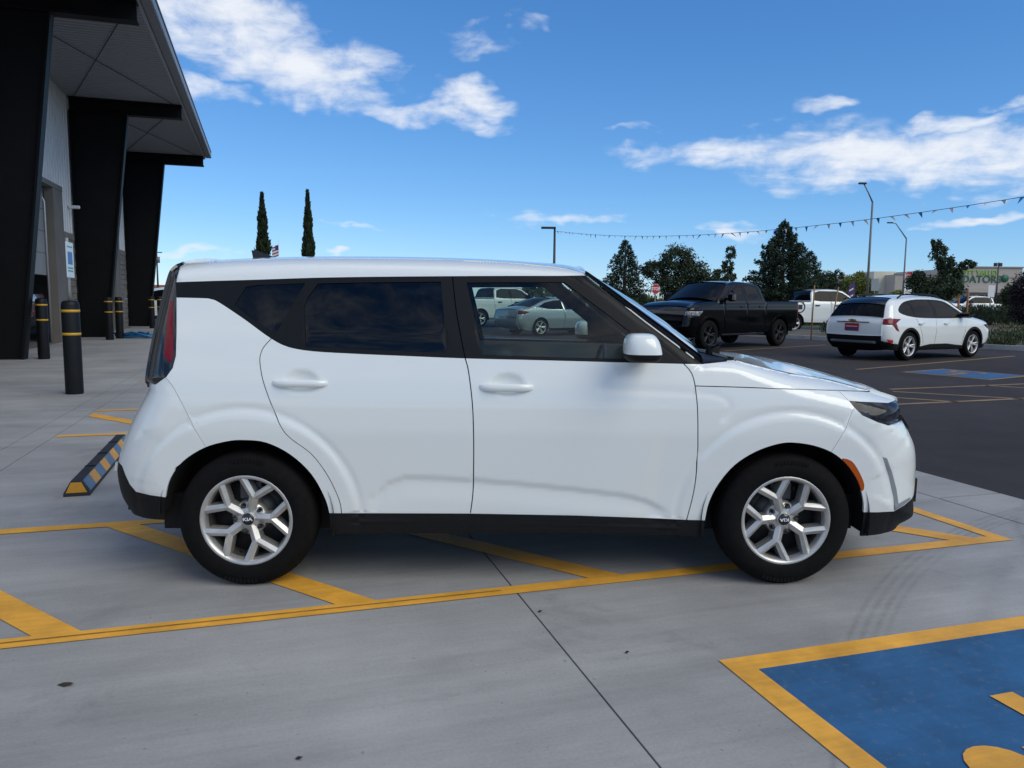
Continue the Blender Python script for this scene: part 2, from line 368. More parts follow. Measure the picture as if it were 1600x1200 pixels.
# hatched access aisle under the car (site grid, metres)
tag(sheet('painted_line', [ST(s, t)[:2] for s, t in ((-6.5, 3.34), (4.13, 3.34), (4.13, 3.435), (-6.5, 3.435))], MZ, M_yel), 'long yellow line on the concrete in front of the white hatchback', 'line', LM)
tag(sheet('painted_line', [ST(s, t)[:2] for s, t in ((-6.5, 5.005), (4.13, 5.005), (4.13, 5.105), (-6.5, 5.105))], MZ, M_yel), 'yellow line passing under the rear bumper of the white hatchback', 'line', LM)
tag(sheet('painted_line', [ST(s, t)[:2] for s, t in ((4.035, 3.435), (4.13, 3.435), (4.13, 5.005), (4.035, 5.005))], MZ, M_yel), 'short yellow end line ahead of the front bumper of the hatchback', 'line', LM)
sheet('joint_line', [ST(s, t)[:2] for s, t in ((-6.5, 3.386), (1.0, 3.386), (1.0, 3.394), (-6.5, 3.394))], MZ+.003, mat('painted_groove', (.33, .18, .035), .8, noise=(8, .4)))['kind'] = 'structure'
def stripe(s_near, lab):
    w = .18; k = 1.57*.78
    tag(sheet('painted_stripe', [ST(s, t)[:2] for s, t in ((s_near-w/2, 3.435), (s_near+w/2, 3.435), (s_near+w/2-k, 5.005), (s_near-w/2-k, 5.005))], MZ, M_yel), lab, 'stripe', LM)
for lab, px in (('diagonal yellow stripe at the left edge of the concrete', (88, 991)), ('diagonal yellow stripe running out from beneath the rear wheel', (556, 943)),
                ('diagonal yellow stripe under the middle of the white hatchback', (946, 902)), ('diagonal yellow stripe just ahead of the front wheel, under the bumper', (1500, 842))):
    stripe(toST(G(*px))[0], lab)
LN2 = 'painted lines of the second hatched bay'
for t0_, lab in ((8.37, 'yellow line on the concrete just beyond the rubber wheel stop'), (10.15, 'farther yellow line parallel to the one beyond the wheel stop'), (13.45, 'farthest short yellow line left of the tail lamp')):
    tag(sheet('painted_line', [ST(s, t)[:2] for s, t in ((-2.07, t0_), (4.13, t0_), (4.13, t0_+.10), (-2.07, t0_+.10))], MZ, M_yel), lab, 'line', LN2)
for k_, lab in enumerate(('slanting yellow stripe between the two lines beyond the wheel stop', 'second slanting stripe beyond the wheel stop, behind the hatchback', 'third slanting stripe beyond the wheel stop, behind the hatchback')):
    sn = -.95+1.24*k_
    tag(sheet('painted_stripe', [ST(s, t)[:2] for s, t in ((sn-.09, 8.47), (sn+.09, 8.47), (max(sn+.09-1.24, -2.05), 10.15-(.18 if k_ == 0 else 0)), (max(sn-.09-1.24, -2.07), 10.15-(.40 if k_ == 0 else 0)))], MZ, M_yel), lab, 'stripe', LN2)
# blue accessible-parking panel, lower right
s0 = toST(G(1123, 1033))[0]; t1 = toST(G(1123, 1033))[1]
W = .105
pan = empty('accessible_parking_panel', ST(s0, t1)); tag(pan, 'blue accessible parking panel with yellow border in the near right corner', 'paint marking', None)
def local_sheet(name, sts, z, m, par):
    base = par.location; o = sheet(name, [(ST(s, t)[0]-base[0], ST(s, t)[1]-base[1]) for s, t in sts], z, m, par); return o
S1, T0 = s0+1.80, t1-1.80
local_sheet('border', [(s0, t1-W), (S1, t1-W), (S1, t1), (s0, t1)], MZ, M_yel, pan)
local_sheet('border', [(s0, T0), (S1, T0), (S1, T0+W), (s0, T0+W)], MZ, M_yel, pan)
local_sheet('border', [(s0, T0+W), (s0+W, T0+W), (s0+W, t1-W), (s0, t1-W)], MZ, M_yel, pan)
local_sheet('border', [(S1-W, T0+W), (S1, T0+W), (S1, t1-W), (S1-W, t1-W)], MZ, M_yel, pan)
local_sheet('field', [(s0+W, T0+W), (S1-W, T0+W), (S1-W, t1-W), (s0+W, t1-W)], MZ, M_blue, pan)
def wheelchair(par, cx, cy, k, rot, z, m):
    """accessibility figure as flat paint: local metres, k = height"""
    c, s = math.cos(rot), math.sin(rot)
    def put(name, poly):
        mb = MB(); P = [(cx+(x*c-y*s)*k, cy+(x*s+y*c)*k) for x, y in poly]
        a = sum(P[i][0]*P[(i+1) % len(P)][1]-P[(i+1) % len(P)][0]*P[i][1] for i in range(len(P)))
        if a < 0: P = P[::-1]
        mb.add([(x, y, z) for x, y in P], [tuple(range(len(P)))]); obj(name, mb.mesh(name, False), m, par)
    put('symbol_head', [(.0+.085*math.cos(a), .43+.085*math.sin(a)) for a in np.linspace(0, 2*math.pi, 20)[:-1]])
    put('symbol_body', [(-.05, .32), (.05, .32), (.06, .18), (.26, .18), (.26, .10), (.07, .10), (.08, -.02), (.27, -.02), (.36, -.30), (.46, -.26), (.47, -.33), (.34, -.40), (.30, -.38), (.21, -.11), (-.03, -.11)])
    ring = [(.20*math.cos(a)-.0, .20*math.sin(a)-.24) for a in np.linspace(math.radians(118), math.radians(390), 26)]
    inn = [(.135*math.cos(a)-.0, .135*math.sin(a)-.24) for a in np.linspace(math.radians(390), math.radians(118), 26)]
    put('symbol_wheel', ring+inn)
pc = ST(2.62, 1.63)-ST(s0, t1)
wheelchair(pan, pc[0], pc[1], 1.3, SA+math.radians(90), MZ+.004, M_yel)

# ------------------------------------------------------------------ vehicles: engine
M_white = mat('white_car_paint', (.79, .81, .79), .28, coat=1.0)
M_blk = mat('black_plastic', (.008, .008, .009), .6, spec=.22, noise=(40, .15))
M_gloss = mat('gloss_black', (.006, .006, .007), .08, coat=.5)
M_trim = mat('satin_black_trim', (.005, .0055, .007), .45, spec=.22)
M_rub = mat('tyre_rubber', (.006, .0055, .0055), .8, spec=.14, noise=(30, .25))
M_void = mat('dark_cavity', (.004, .004, .004), .95)
M_alloy = mat('silver_alloy', (.56, .545, .52), .36, metal=.65, noise=(14, .14))
M_steel = mat('brake_steel', (.10, .10, .10), .5, metal=.7)
M_chrome = mat('chrome', (.7, .7, .7), .12, metal=1.0)
M_red = mat('red_lens', (.17, .004, .009), .15, spec=.4)
M_amber = mat('amber_lens', (.42, .075, .004), .25)
M_dkglass = mat('dark_car_glass', (.005, .006, .008), .03, spec=.13)
G_front = glassmat('clear_car_glass', (.64, .74, .71))
G_rear = glassmat('privacy_glass', (.045, .050, .060), 1.5)
G_wind = glassmat('windscreen_glass', (.55, .66, .70), 1.42)

def smooth_table(zs, ys, n=600, k=31):
    z = np.linspace(zs[0]-.3, zs[-1]+.3, n); y = np.interp(z, zs, ys)
    ker = np.hanning(k+2)[1:-1]; ker /= ker.sum()
    yp = np.pad(y, k//2, mode='edge'); return z, np.convolve(yp, ker, 'valid')
def seg_dist(px, pz, line):
    """distance to a polyline and the parameter (fractional index) of the nearest point"""
    best = np.full(px.shape, 1e9); par = np.zeros(px.shape)
    for i in range(len(line)-1):
        ax, az = line[i]; bx, bz = line[i+1]; dx, dz = bx-ax, bz-az; L2 = dx*dx+dz*dz+1e-12
        t = np.clip(((px-ax)*dx+(pz-az)*dz)/L2, 0, 1); d = np.hypot(px-ax-t*dx, pz-az-t*dz)
        m = d < best; best = np.where(m, d, best); par = np.where(m, i+t, par)
    return best, par
def inpoly(px, pz, poly):
    r = np.zeros(px.shape, bool); n = len(poly)
    for i in range(n):
        x0, z0 = poly[i]; x1, z1 = poly[(i+1) % n]
        if z0 == z1: continue
        c = ((z0 > pz) != (z1 > pz)) & (px < (x1-x0)*(pz-z0)/(z1-z0)+x0); r ^= c
    return r
def spline(pts, n=6, closed=False):
    """Catmull-Rom through 2-D points"""
    P = [np.array(p, float) for p in pts]; out = []
    N_ = len(P); rng_ = range(N_ if closed else N_-1)
    for i in rng_:
        p0 = P[i-1] if (i > 0 or closed) else P[0]; p1 = P[i]; p2 = P[(i+1) % N_]; p3 = P[(i+2) % N_] if (i+2 < N_ or closed) else P[-1]
        for k in range(n):
            t = k/n; out.append(tuple(.5*((2*p1)+(-p0+p2)*t+(2*p0-5*p1+4*p2-p3)*t*t+(-p0+3*p1-3*p2+p3)*t**3)))
    if not closed: out.append(tuple(P[-1]))
    return out

class Body:
    """side surface y(x, z) inside a side outline, closed over by cross surfaces between the two sides"""
    def __init__(s, widths, groups, plan=None, detail=None):
        s.wz, s.wy = smooth_table(*widths); s.groups = groups; s.detail = detail; s.plan = plan
        s.outline = []; s.gidx = []
        for g in groups:
            for p in g['pts']:
                if s.outline and math.hypot(p[0]-s.outline[-1][0], p[1]-s.outline[-1][1]) < 1e-5: continue
                s.outline.append(p)
    def y(s, x, z, detail=True):
        x = np.asarray(x, float); z = np.asarray(z, float)
        w = np.interp(z, s.wz, s.wy)
        if s.plan is not None: w = w-np.interp(x, *s.plan)
        acc = np.zeros(x.shape)
        for g in s.groups:
            d, par = seg_dist(x, z, g['pts']); idx = np.arange(len(g['pts']))
            r = np.interp(par, idx, g['r']) if not np.isscalar(g['r']) else g['r']
            L = np.interp(par, idx, g['L']) if not np.isscalar(g['L']) else g['L']
            t = np.clip(1-d/L, 0, 1); acc = acc+(r*(1-np.sqrt(1-.9*t*t)))**2.5
        w = w-acc**(1/2.5)
        if detail and s.detail is not None: w = w+s.detail(x, z)
        return np.maximum(w, .02)
    def side(s, bottom, regions, h=.03, hole=('hole',), extra=()):
        """triangulate the side; regions = [(part, polygon)], later ones win; returns {part: (verts xz, tris)}"""
        outer = list(s.outline)+list(bottom)
        V = []; E = []
        def addloop(P, closed=True):
            o = len(V); V.extend(P); n = len(P)
            for i in range(n if closed else n-1): E.append((o+i, o+(i+1) % n))
        dens = []
        for i in range(len(outer)):
            a = np.array(outer[i]); b = np.array(outer[(i+1) % len(outer)]); n = max(1, int(np.hypot(*(b-a))/h+.5))
            for k in range(n): dens.append(tuple(a+(b-a)*k/n))
        addloop(dens)
        for _, P in regions: addloop([tuple(p) for p in P])
        for P in extra: addloop([tuple(p) for p in P], False)
        # rings following the rounded edge
        grid = []
        xs = [p[0] for p in outer]; zs = [p[1] for p in outer]
        row = 0; z = min(zs)
        while z < max(zs):
            xx = np.arange(min(xs)+(h/2 if row % 2 else 0), max(xs), h); grid += [(x, z) for x in xx]; z += h*.87; row += 1
        for g in s.groups:
            P = np.array(g['pts']); 
            for fr in (.06, .14, .24, .36, .5, .68, .86, 1.0):
                for i in range(len(P)-1):
                    t = P[i+1]-P[i]; ln = np.hypot(*t)
                    if ln < 1e-6: continue
                    nrm = np.array([t[1], -t[0]])/ln
                    Ls = g['L'] if np.isscalar(g['L']) else g['L'][i]
                    n = max(1, int(ln/max(.012, Ls*.25)+.5))
                    for k in range(n): grid.append(tuple(P[i]+t*(k+.5)/n+nrm*Ls*fr))
        g = np.array(grid); keep = inpoly(g[:, 0], g[:, 1], outer)
        g = g[keep]
        # thin out points too near a constraint edge
        Va = np.array(V); mind = np.full(len(g), 1e9)
        for a, b in E:
            A_, B_ = Va[a], Va[b]; lo = np.minimum(A_, B_)-.03; hi = np.maximum(A_, B_)+.03
            m = np.where((g[:, 0] > lo[0]) & (g[:, 0] < hi[0]) & (g[:, 1] > lo[1]) & (g[:, 1] < hi[1]))[0]
            if len(m) == 0: continue
            d = B_-A_; L2 = d@d+1e-12; t = np.clip(((g[m]-A_)@d)/L2, 0, 1); dd = np.hypot(*(g[m]-A_-t[:, None]*d).T)
            mind[m] = np.minimum(mind[m], dd)
        g = g[mind > .0045]
        allv = [Vector(p) for p in V]+[Vector(p) for p in g]
        vo, eo, fo, *_ = delaunay_2d_cdt(allv, E, [], 0, 1e-5)
        vo = np.array([(p[0], p[1]) for p in vo]); fo = np.array([f for f in fo if len(f) == 3])
        c = vo[fo].mean(1); inside = inpoly(c[:, 0], c[:, 1], outer)
        fo = fo[inside]; c = c[inside]
        lab = np.zeros(len(fo), int)
        for i, (nm, P) in enumerate(regions): lab[inpoly(c[:, 0], c[:, 1], P)] = i+1
        names = ['body']+[r[0] for r in regions]
        res = {}
        for i, nm in enumerate(names):
            if nm in hole: continue
            f = fo[lab == i]
            if len(f): res.setdefault(nm, []).append(f)
        out = {}
        for k, v in res.items():
            f = np.concatenate(v); par_ = {}
            def find(a):
                while par_.setdefault(a, a) != a: par_[a] = par_[par_[a]]; a = par_[a]
                return a
            for t_ in f: a = find(int(t_[0])); par_[find(int(t_[1]))] = a; par_[find(int(t_[2]))] = find(a)
            root_ = np.array([find(int(t_[0])) for t_ in f]); A = vo[f]; ar = np.abs(np.cross(A[:, 1]-A[:, 0], A[:, 2]-A[:, 0]))/2
            tot = {r: ar[root_ == r].sum() for r in set(root_)}; big = max(tot.values())
            if k == 'body': f = f[np.array([tot[r] > .5*big for r in root_])]
            out[k] = f
        return vo, out
    def chunk(s, vo, f, sgn, dy=0.0):
        idx, inv = np.unique(f, return_inverse=True); P = vo[idx]; f2 = inv.reshape(f.shape)
        y = s.y(P[:, 0], P[:, 1])+dy
        V = np.stack([P[:, 0], sgn*y, P[:, 1]], 1)
        # orient outwards
        a, b, c = V[f2[:, 0]], V[f2[:, 1]], V[f2[:, 2]]; n = np.cross(b-a, c-a)
        flip = n[:, 1]*sgn < 0; f2 = f2.copy(); f2[flip] = f2[flip][:, ::-1]
        return V, f2
    def bridge(s, g, ny=22):
        P = np.array(g['pts']); n = len(P); yk = s.y(P[:, 0], P[:, 1])
        t = np.gradient(P, axis=0); t /= np.hypot(t[:, 0], t[:, 1])[:, None]; nr = np.stack([-t[:, 1], t[:, 0]], 1)
        cr = np.full(n, g['c']) if np.isscalar(g['c']) else np.array(g['c'])
        q = np.sin(np.linspace(-1, 1, ny+1)*math.pi/2)*.5+np.linspace(-1, 1, ny+1)*.5
        V = []
        for i in range(n):
            for w in q:
                b = cr[i]*(1-w*w); V.append((P[i, 0]+nr[i, 0]*b, w*yk[i], P[i, 1]+nr[i, 1]*b))
        F = []
        m = ny+1
        for i in range(n-1):
            for k in range(ny): F.append((i*m+k, i*m+k+1, (i+1)*m+k+1, (i+1)*m+k))
        return np.array(V), F

def part_from_chunks(name, chunks, m, parent, flange=.014):
    V = []; F = []
    for v, f in chunks:
        o = len(V); V += [tuple(p) for p in v]; F += [tuple(int(i)+o for i in q) for q in f]
    me = bpy.data.meshes.new(name); me.from_pydata(V, [], F)
    bm = bmesh.new(); bm.from_mesh(me); bmesh.ops.remove_doubles(bm, verts=bm.verts, dist=2e-4)
    bmesh.ops.delete(bm, geom=[v_ for v_ in bm.verts if not v_.link_faces], context='VERTS')
    for f in bm.faces: f.smooth = True
    if flange:
        bm.normal_update()
        be = [e for e in bm.edges if len(e.link_faces) == 1]; dup = {}
        def d2(v):
            if v not in dup:
                a = bm.verts.new(v.co); b = bm.verts.new(v.co-v.normal*flange); dup[v] = (a, b)
            return dup[v]
        new = []
        for e in be:
            l = e.link_faces[0].loops
            for lp in l:
                if lp.edge == e: v0, v1 = lp.vert, lp.link_loop_next.vert
            a0, b0 = d2(v0); a1, b1 = d2(v1); new.append((a1, a0, b0, b1))
        for q in new:
            try: bm.faces.new(q)
            except ValueError: pass
    bm.to_mesh(me); bm.free(); me.materials.append(m)
    return obj(name, me, None, parent)

# ------------------------------------------------------------------ wheels
def tyre_mesh(R, rr, w, n=72):
    mb = MB(); h = w/2
    prof = [(rr, h-.028), (rr+.006, h-.012), (rr+.018, h-.004), (rr+.5*(R-rr), h), (R-.030, h-.010), (R-.014, h-.022), (R-.004, h-.036), (R, h-.055)]
    prof = prof+[(R-.001, h-.06), (R-.008, h-.062), (R-.008, h-.068), (R, h-.070), (R, .012), (R-.008, .010), (R-.008, .002)]
    prof = prof+[(r, -x) for r, x in prof[::-1]]
    mb.lathe(prof, n, 'y'); 
    # raised sidewall blocks
    for r0, r1, a0, a1 in [(rr+.62*(R-rr), rr+.80*(R-rr), k*.062, k*.062+.045) for k in list(range(20, 29))+list(range(70, 79))]:
        vs = [(r*math.cos(a), -(h+.0012), r*math.sin(a)) for r, a in ((r0, a0), (r1, a0), (r1, a1), (r0, a1))]
        mb.add(vs, [(0, 1, 2, 3)])
    return mb.mesh('tyre')
def bar_ridge(mb, p0, p1, w0, w1, y0, y1, depth=.045, ridge=.006):
    """spoke: ridge line p0->p1 (x,z), outer faces fall away to both sides, walls go inwards; y is towards the viewer (-y)"""
    p0 = np.array(p0); p1 = np.array(p1); d = (p1-p0)/np.hypot(*(p1-p0)); n = np.array([-d[1], d[0]])
    vs = []
    for p, w, yy in ((p0, w0, y0), (p1, w1, y1)):
        for off, dy in ((-w*.5, -ridge-depth), (-w*.44, -ridge), (-w*.03, 0), (w*.03, 0), (w*.44, -ridge), (w*.5, -ridge-depth)):
            q = p+n*off; vs.append((q[0], -(yy+dy), q[1]))
    fs = [(i, i+1, i+7, i+6) for i in range(5)]+[(0, 1, 2, 3, 4, 5), (11, 10, 9, 8, 7, 6)]
    mb.add(vs, fs)
def rim_mesh(rr, w, style='y', n=60):
    mb = MB(); h = w/2
    mb.lathe([(rr+.004, h-.030), (rr+.012, h-.020), (rr+.012, h-.012), (rr+.004, h-.008), (rr-.006, h-.012), (rr-.014, h-.030), (rr-.019, h-.052)], n, 'y')
    if style == 'y':
        for k in range(5):
            a = math.radians(72*k); c, s = math.cos(a), math.sin(a)
            P = lambda r, t: (r*math.cos(a+math.radians(t)), r*math.sin(a+math.radians(t)))
            nd = P(rr*.555, 0)
            bar_ridge(mb, P(.026, 0), nd, .050, .050, h-.046, h-.024, .055, .012)
            for t in (21, -21): bar_ridge(mb, P(rr*.52, 0), P(rr-.004, t), .037, .042, h-.025, h-.012, .055, .013)
        mb.lathe([(.0, h-.046), (.05, h-.050), (.078, h-.060), (.086, h-.075), (.086, h-.11)], 40, 'y')
    elif style == 'five':
        for k in range(5):
            for t in (-9, 9):
                a = math.radians(72*k); P = lambda r, q: (r*math.cos(a+math.radians(q)), r*math.sin(a+math.radians(q)))
                bar_ridge(mb, P(.03, 0), P(rr-.006, t), .05, .04, h-.04, h-.02, .05, .008)
        mb.lathe([(.0, h-.03), (.05, h-.034), (.075, h-.05), (.08, h-.09)], 24, 'y')
    return mb.mesh('rim')
def wheel_proto(R, rr, w, style='y', rim_mat=None, rot=0.0, detail=False, disc=True):
    root = empty('wheel')
    obj('tyre', tyre_mesh(R, rr, w, 84 if detail else 40), M_rub, root)
    rim = obj('rim', rim_mesh(rr, w, style, 72 if detail else 36), rim_mat or M_alloy, root); rim.rotation_euler = (0, rot, 0)
    h = w/2
    MB().lathe([(rr-.019, h-.052), (rr-.024, h-.075), (rr-.03, -h+.03), (rr-.02, -h+.02)], 48, 'y').build('rim_barrel', mat('rim_barrel_grey', (.10, .095, .09), .5, metal=.5), root)
    MB().lathe([(0, h-.12), (rr*.62, h-.12), (rr*.62, h-.135), (0, h-.135)], 40, 'y').lathe([(0, -.02), (rr-.02, -.02), (rr-.02, -.05)], 30, 'y').build('brake_disc', M_steel if detail else M_void, root)
    if detail:
        cal = MB().box(-.05, .05, -(h-.095), -(h-.15), rr*.42, rr*.80); cal.build('brake_caliper', M_steel, root)
        cap = MB().lathe([(0, h-.030), (.026, h-.031), (.0295, h-.036), (.0295, h-.06)], 40, 'y').build('hub_cap', M_gloss, root)
        MB().lathe([(.0295, h-.034), (.032, h-.033), (.034, h-.036), (.034, h-.06)], 40, 'y').build('cap_ring', M_alloy, root)
        me = text_mesh('KIA', .026, .0008, .0008); t = obj('emblem', me, mat('emblem_silver', (.75, .75, .77), .4), root); t.location = (0, -(h-.0285), 0); t.rotation_euler = (math.radians(90), 0, 0); t.scale = (1.15, .8, 1)
        for k in range(5):
            a = math.radians(72*k+36)+(-rot); r0 = .0625; c = (r0*math.cos(a), 0, r0*math.sin(a))
            MB().lathe([(.0155, h-.052), (.0165, h-.050), (.0165, h-.068)], 20, 'y', c).lathe([(.0, h-.036), (.0075, h-.037), (.0105, h-.046), (.012, h-.062)], 6, 'y', c, smooth=False).build('lug_nut', mat('lug_steel', (.10, .095, .09), .35, metal=.9), root)
        a = math.radians(-105)-rot*0; r0 = rr*.80
        MB().tube([(r0*math.cos(a), -(h-.045), r0*math.sin(a)), (r0*.93*math.cos(a), -(h-.022), r0*.93*math.sin(a))], .005, 8).build('valve', M_rub, root)
    return root
def arch_liner(x, zc, R, y0, y1, parent, n=28, end=190):
    mb = MB(); vs = []
    for y in (y0, y1):
        for k in range(n+1):
            a = math.radians(-10)+math.radians(end+10)*k/n; vs.append((x+R*math.cos(a), y, zc+R*math.sin(a)))
    mb.add(vs, [(k, k+1, n+2+k, n+1+k) for k in range(n)], True)
    mb.add([vs[n+1+k] for k in range(n+1)], [tuple(range(n+1))])
    mb.build('wheel_arch_liner', M_void, parent)

# ------------------------------------------------------------------ the white hatchback
CX, CY, CYAW = .0124, 4.4847, .03297
_cc, _cs = math.cos(CYAW), math.sin(CYAW)
_o = np.array([(CPOS[0]-CX)*_cc+(CPOS[1]-CY)*_cs, -(CPOS[0]-CX)*_cs+(CPOS[1]-CY)*_cc, CAMH])
def lray(u, v):
    d = ray(u, v); return np.array([d[0]*_cc+d[1]*_cs, -d[0]*_cs+d[1]*_cc, d[2]])
def LP(u, v, yl):
    """pixel of the photograph -> (x, z) of the car where the line of sight meets the plane y = yl"""
    d = lray(u, v); k = (yl-_o[1])/d[1]; p = _o+d*k; return float(p[0]), float(p[2])

def mkgroup(rows, n=5):
    """rows: (u, v, yplane, r, L, c, zone[, drop])"""
    P = [LP(r[0], r[1], -r[2]) for r in rows]
    P = [(p[0], p[1]-(rows[i][7] if len(rows[i]) > 7 else 0)) for i, p in enumerate(P)]
    S = np.array(spline(P, 12)); pr = np.linspace(0, len(rows)-1, len(S)); idx = np.arange(len(rows))
    al = np.concatenate([[0], np.cumsum(np.hypot(*np.diff(S, axis=0).T))]); q = np.linspace(0, al[-1], max(3, int(math.ceil(al[-1]/.0155))+1))
    S = [(float(np.interp(v, al, S[:, 0])), float(np.interp(v, al, S[:, 1]))) for v in q]; par = np.interp(q, al, pr)
    ip = lambda k: np.interp(par, idx, [r[k] for r in rows])
    zone = [rows[min(int(q+1e-6), len(rows)-2)][6] for q in par]
    return dict(pts=S, r=ip(3), L=ip(4), c=ip(5), zone=zone)
g_rear = mkgroup([(209, 796, .66, .26, .30, .07, 'rear_cladding'), (195, 771, .66, .26, .30, .08, 'rear_cladding'), (189, 735, .66, .26, .30, .09, 'rear_bumper'), (193, 712, .66, .26, .28, .09, 'rear_bumper'),
                  (201, 687, .66, .26, .26, .09, 'rear_bumper'), (217, 648, .67, .25, .24, .09, 'rear_bumper'), (240, 604, .68, .22, .18, .09, 'tailgate'), (238, 588, .68, .20, .16, .09, 'tailgate'),
                  (248, 510, .66, .18, .14, .09, 'rear_window'), (260, 446, .63, .16, .12, .08, 'spoiler'), (268, 424, .60, .16, .10, .06, 'spoiler'), (281, 412.5, .56, .18, .09, .04, 'spoiler')])
g_roof = mkgroup([(281, 412.5, .56, .19, .085, .04, 'roof'), (340, 407.5, .54, .20, .085, .03, 'roof'), (413, 404.5, .53, .20, .085, .03, 'roof'), (500, 403, .52, .20, .085, .03, 'roof'), (600, 403.5, .52, .20, .085, .03, 'roof'),
                  (700, 405.5, .52, .20, .085, .03, 'roof'), (780, 409, .52, .19, .08, .03, 'roof'), (850, 415, .53, .16, .07, .035, 'roof'), (890, 421, .55, .12, .055, .045, 'roof'), (912, 429, .61, .06, .04, .06, 'roof')])
g_wind = mkgroup([(912, 429, .61, .05, .04, .06, 'windshield'), (958, 464, .66, .04, .04, .09, 'windshield'), (1000, 497, .70, .04, .04, .115, 'windshield'), (1048, 533, .74, .04, .04, .13, 'windshield'), (1092, 566, .77, .04, .04, .13, 'windshield')])
g_cowl = mkgroup([(1092, 566, .77, .04, .04, .12, 'cowl'), (1112, 563, .76, .06, .05, .02, 'cowl'), (1142, 561, .70, .10, .06, -.01, 'cowl')])
_hd = .045
g_hood = mkgroup([(1142, 561, .70, .10, .06, .0, 'hood'), (1158, 553, 0, .20, .10, _hd, 'hood', _hd), (1200, 559.5, 0, .24, .12, _hd, 'hood', _hd), (1260, 574.5, .05, .24, .13, _hd, 'hood', _hd), (1318, 592, .18, .24, .13, _hd, 'hood', _hd*.9),
                  (1352, 604.5, .40, .24, .13, _hd, 'hood', _hd*.6), (1376, 616, .54, .24, .13, .06, 'hood', .015), (1391, 629, .62, .26, .16, .08, 'hood')])
g_front = mkgroup([(1391, 629, .62, .26, .20, .08, 'grille'), (1395, 646, .64, .27, .26, .09, 'grille'), (1409, 668, .65, .28, .32, .10, 'front_bumper'), (1423, 693, .66, .29, .36, .10, 'front_bumper'), (1428, 715, .66, .30, .38, .10, 'front_bumper'),
                   (1428.5, 745, .66, .30, .38, .10, 'grille'), (1427, 780, .66, .30, .38, .10, 'front_cladding'), (1425, 806, .66, .29, .36, .10, 'front_cladding'), (1404, 822, .68, .27, .34, .09, 'front_cladding')])

def sstep(x, a, b):
    t = np.clip((x-a)/(b-a), 0, 1); return t*t*(3-2*t)
WC = ((-1.3, .32), (1.3, .32))
DET = {}
def soul_detail(x, z):
    d = np.zeros(np.shape(x))
    for (wx, wz) in WC:
        rho = np.hypot(x-wx, z-wz)
        up = sstep(z, .30, .55)*.55+.45
        d = d+.0075*sstep(rho, .545, .505)*up-.0045*np.exp(-((rho-.543)/.014)**2)*up
    for line, amp, w0, w1, x0, x1, fx in DET.get('crease', []):
        zl = np.interp(x, [p[0] for p in line], [p[1] for p in line])
        f = sstep(x, x0-fx, x0+fx)*sstep(x, x1+fx, x1-fx)
        d = d+f*(amp*sstep(z, zl+w0, zl-w0)-amp*sstep(z, zl-w0, zl-w1))
    for (hx, hz) in DET.get('pocket', []):
        q = ((x-hx)/.085)**2+((z-hz)/.055)**2
        d = d-.020*np.clip(1-q, 0, 1)**.8*(q < 1)
    if 'fold' in DET:
        dd, _ = seg_dist(np.asarray(x, float), np.asarray(z, float), DET['fold']); d = d-.0035*np.exp(-(dd/.012)**2)
    return d
SOUL_W = ([.15, .20, .26, .34, .45, .60, .76, .90, 1.00, 1.07, 1.10, 1.20, 1.35, 1.50, 1.62], [.80, .836, .852, .862, .869, .881, .892, .884, .866, .848, .840, .812, .757, .702, .665])
soul = Body(SOUL_W, [g_rear, g_roof, g_wind, g_cowl, g_hood, g_front], None, soul_detail)
_gx = np.arange(-2.5, 2.5, .01); _gz = np.arange(-.1, 1.8, .01); _GX, _GZ = np.meshgrid(_gx, _gz); _GY = soul.y(_GX, _GZ, False)
def ygrid(x, z):
    i = min(max((x+2.5)/.01, 0), len(_gx)-2.001); k = min(max((z+.1)/.01, 0), len(_gz)-2.001); a, b = int(i), int(k); p, q = i-a, k-b
    return float((_GY[b, a]*(1-p)+_GY[b, a+1]*p)*(1-q)+(_GY[b+1, a]*(1-p)+_GY[b+1, a+1]*p)*q)
def SP(u, v, detail=False):
    yl = .87
    for _ in range(20):
        x, z = LP(u, v, -yl); yl = .5*yl+.5*ygrid(x, z)
    return LP(u, v, -yl)
PX = lambda pts: [SP(*p) for p in pts]

DET['pocket'] = [SP(470, 597), SP(793, 602)]
_lc = PX([(585, 775), (606, 755), (632, 746), (700, 748), (740, 750.5), (800, 755), (900, 765), (980, 775), (1010, 783), (1038, 797)])
DET['crease'] = [(_lc, -.0085, .0065, .12, _lc[0][0], _lc[-1][0], .05)]
DET['fold'] = spline(PX([(940, 607), (1020, 611), (1088, 614), (1122, 618), (1140, 632), (1132, 655)]), 5)

arch_r = spline(PX([(257, 800), (259, 776), (267, 747), (287, 720), (320, 699), (355, 689), (382, 687), (417, 691), (455, 710), (487, 740), (507, 775), (515, 801), (517, 822)]), 4)
arch_f = spline(PX([(1098, 835), (1101, 813), (1107, 785), (1122, 755), (1147, 726), (1180, 705), (1215, 693), (1240, 691), (1272, 696), (1300, 707), (1322, 725), (1340, 752), (1348, 780), (1349, 800), (1347, 822)]), 4)
belt = spline(PX([(1094, 569), (1085, 569), (960, 566), (850, 563), (727, 560), (640, 556.5), (560, 553), (490, 549), (450, 542), (422, 528), (382, 499), (343, 473), (330, 467.5), (318, 466), (276, 465)]), 4)
drip = spline(PX([(274, 441), (330, 439), (400, 437), (490, 434), (580, 432.5), (700, 431.5), (800, 431), (870, 431), (900, 430.5), (930, 430)]), 3)
far_tl = [(-2.6, 1.7), (-2.6, .9)]
def away(p, dx, dz): return (p[0]+dx, p[1]+dz)
regs = []
WHITE_Q = 'rear_quarter_panel'
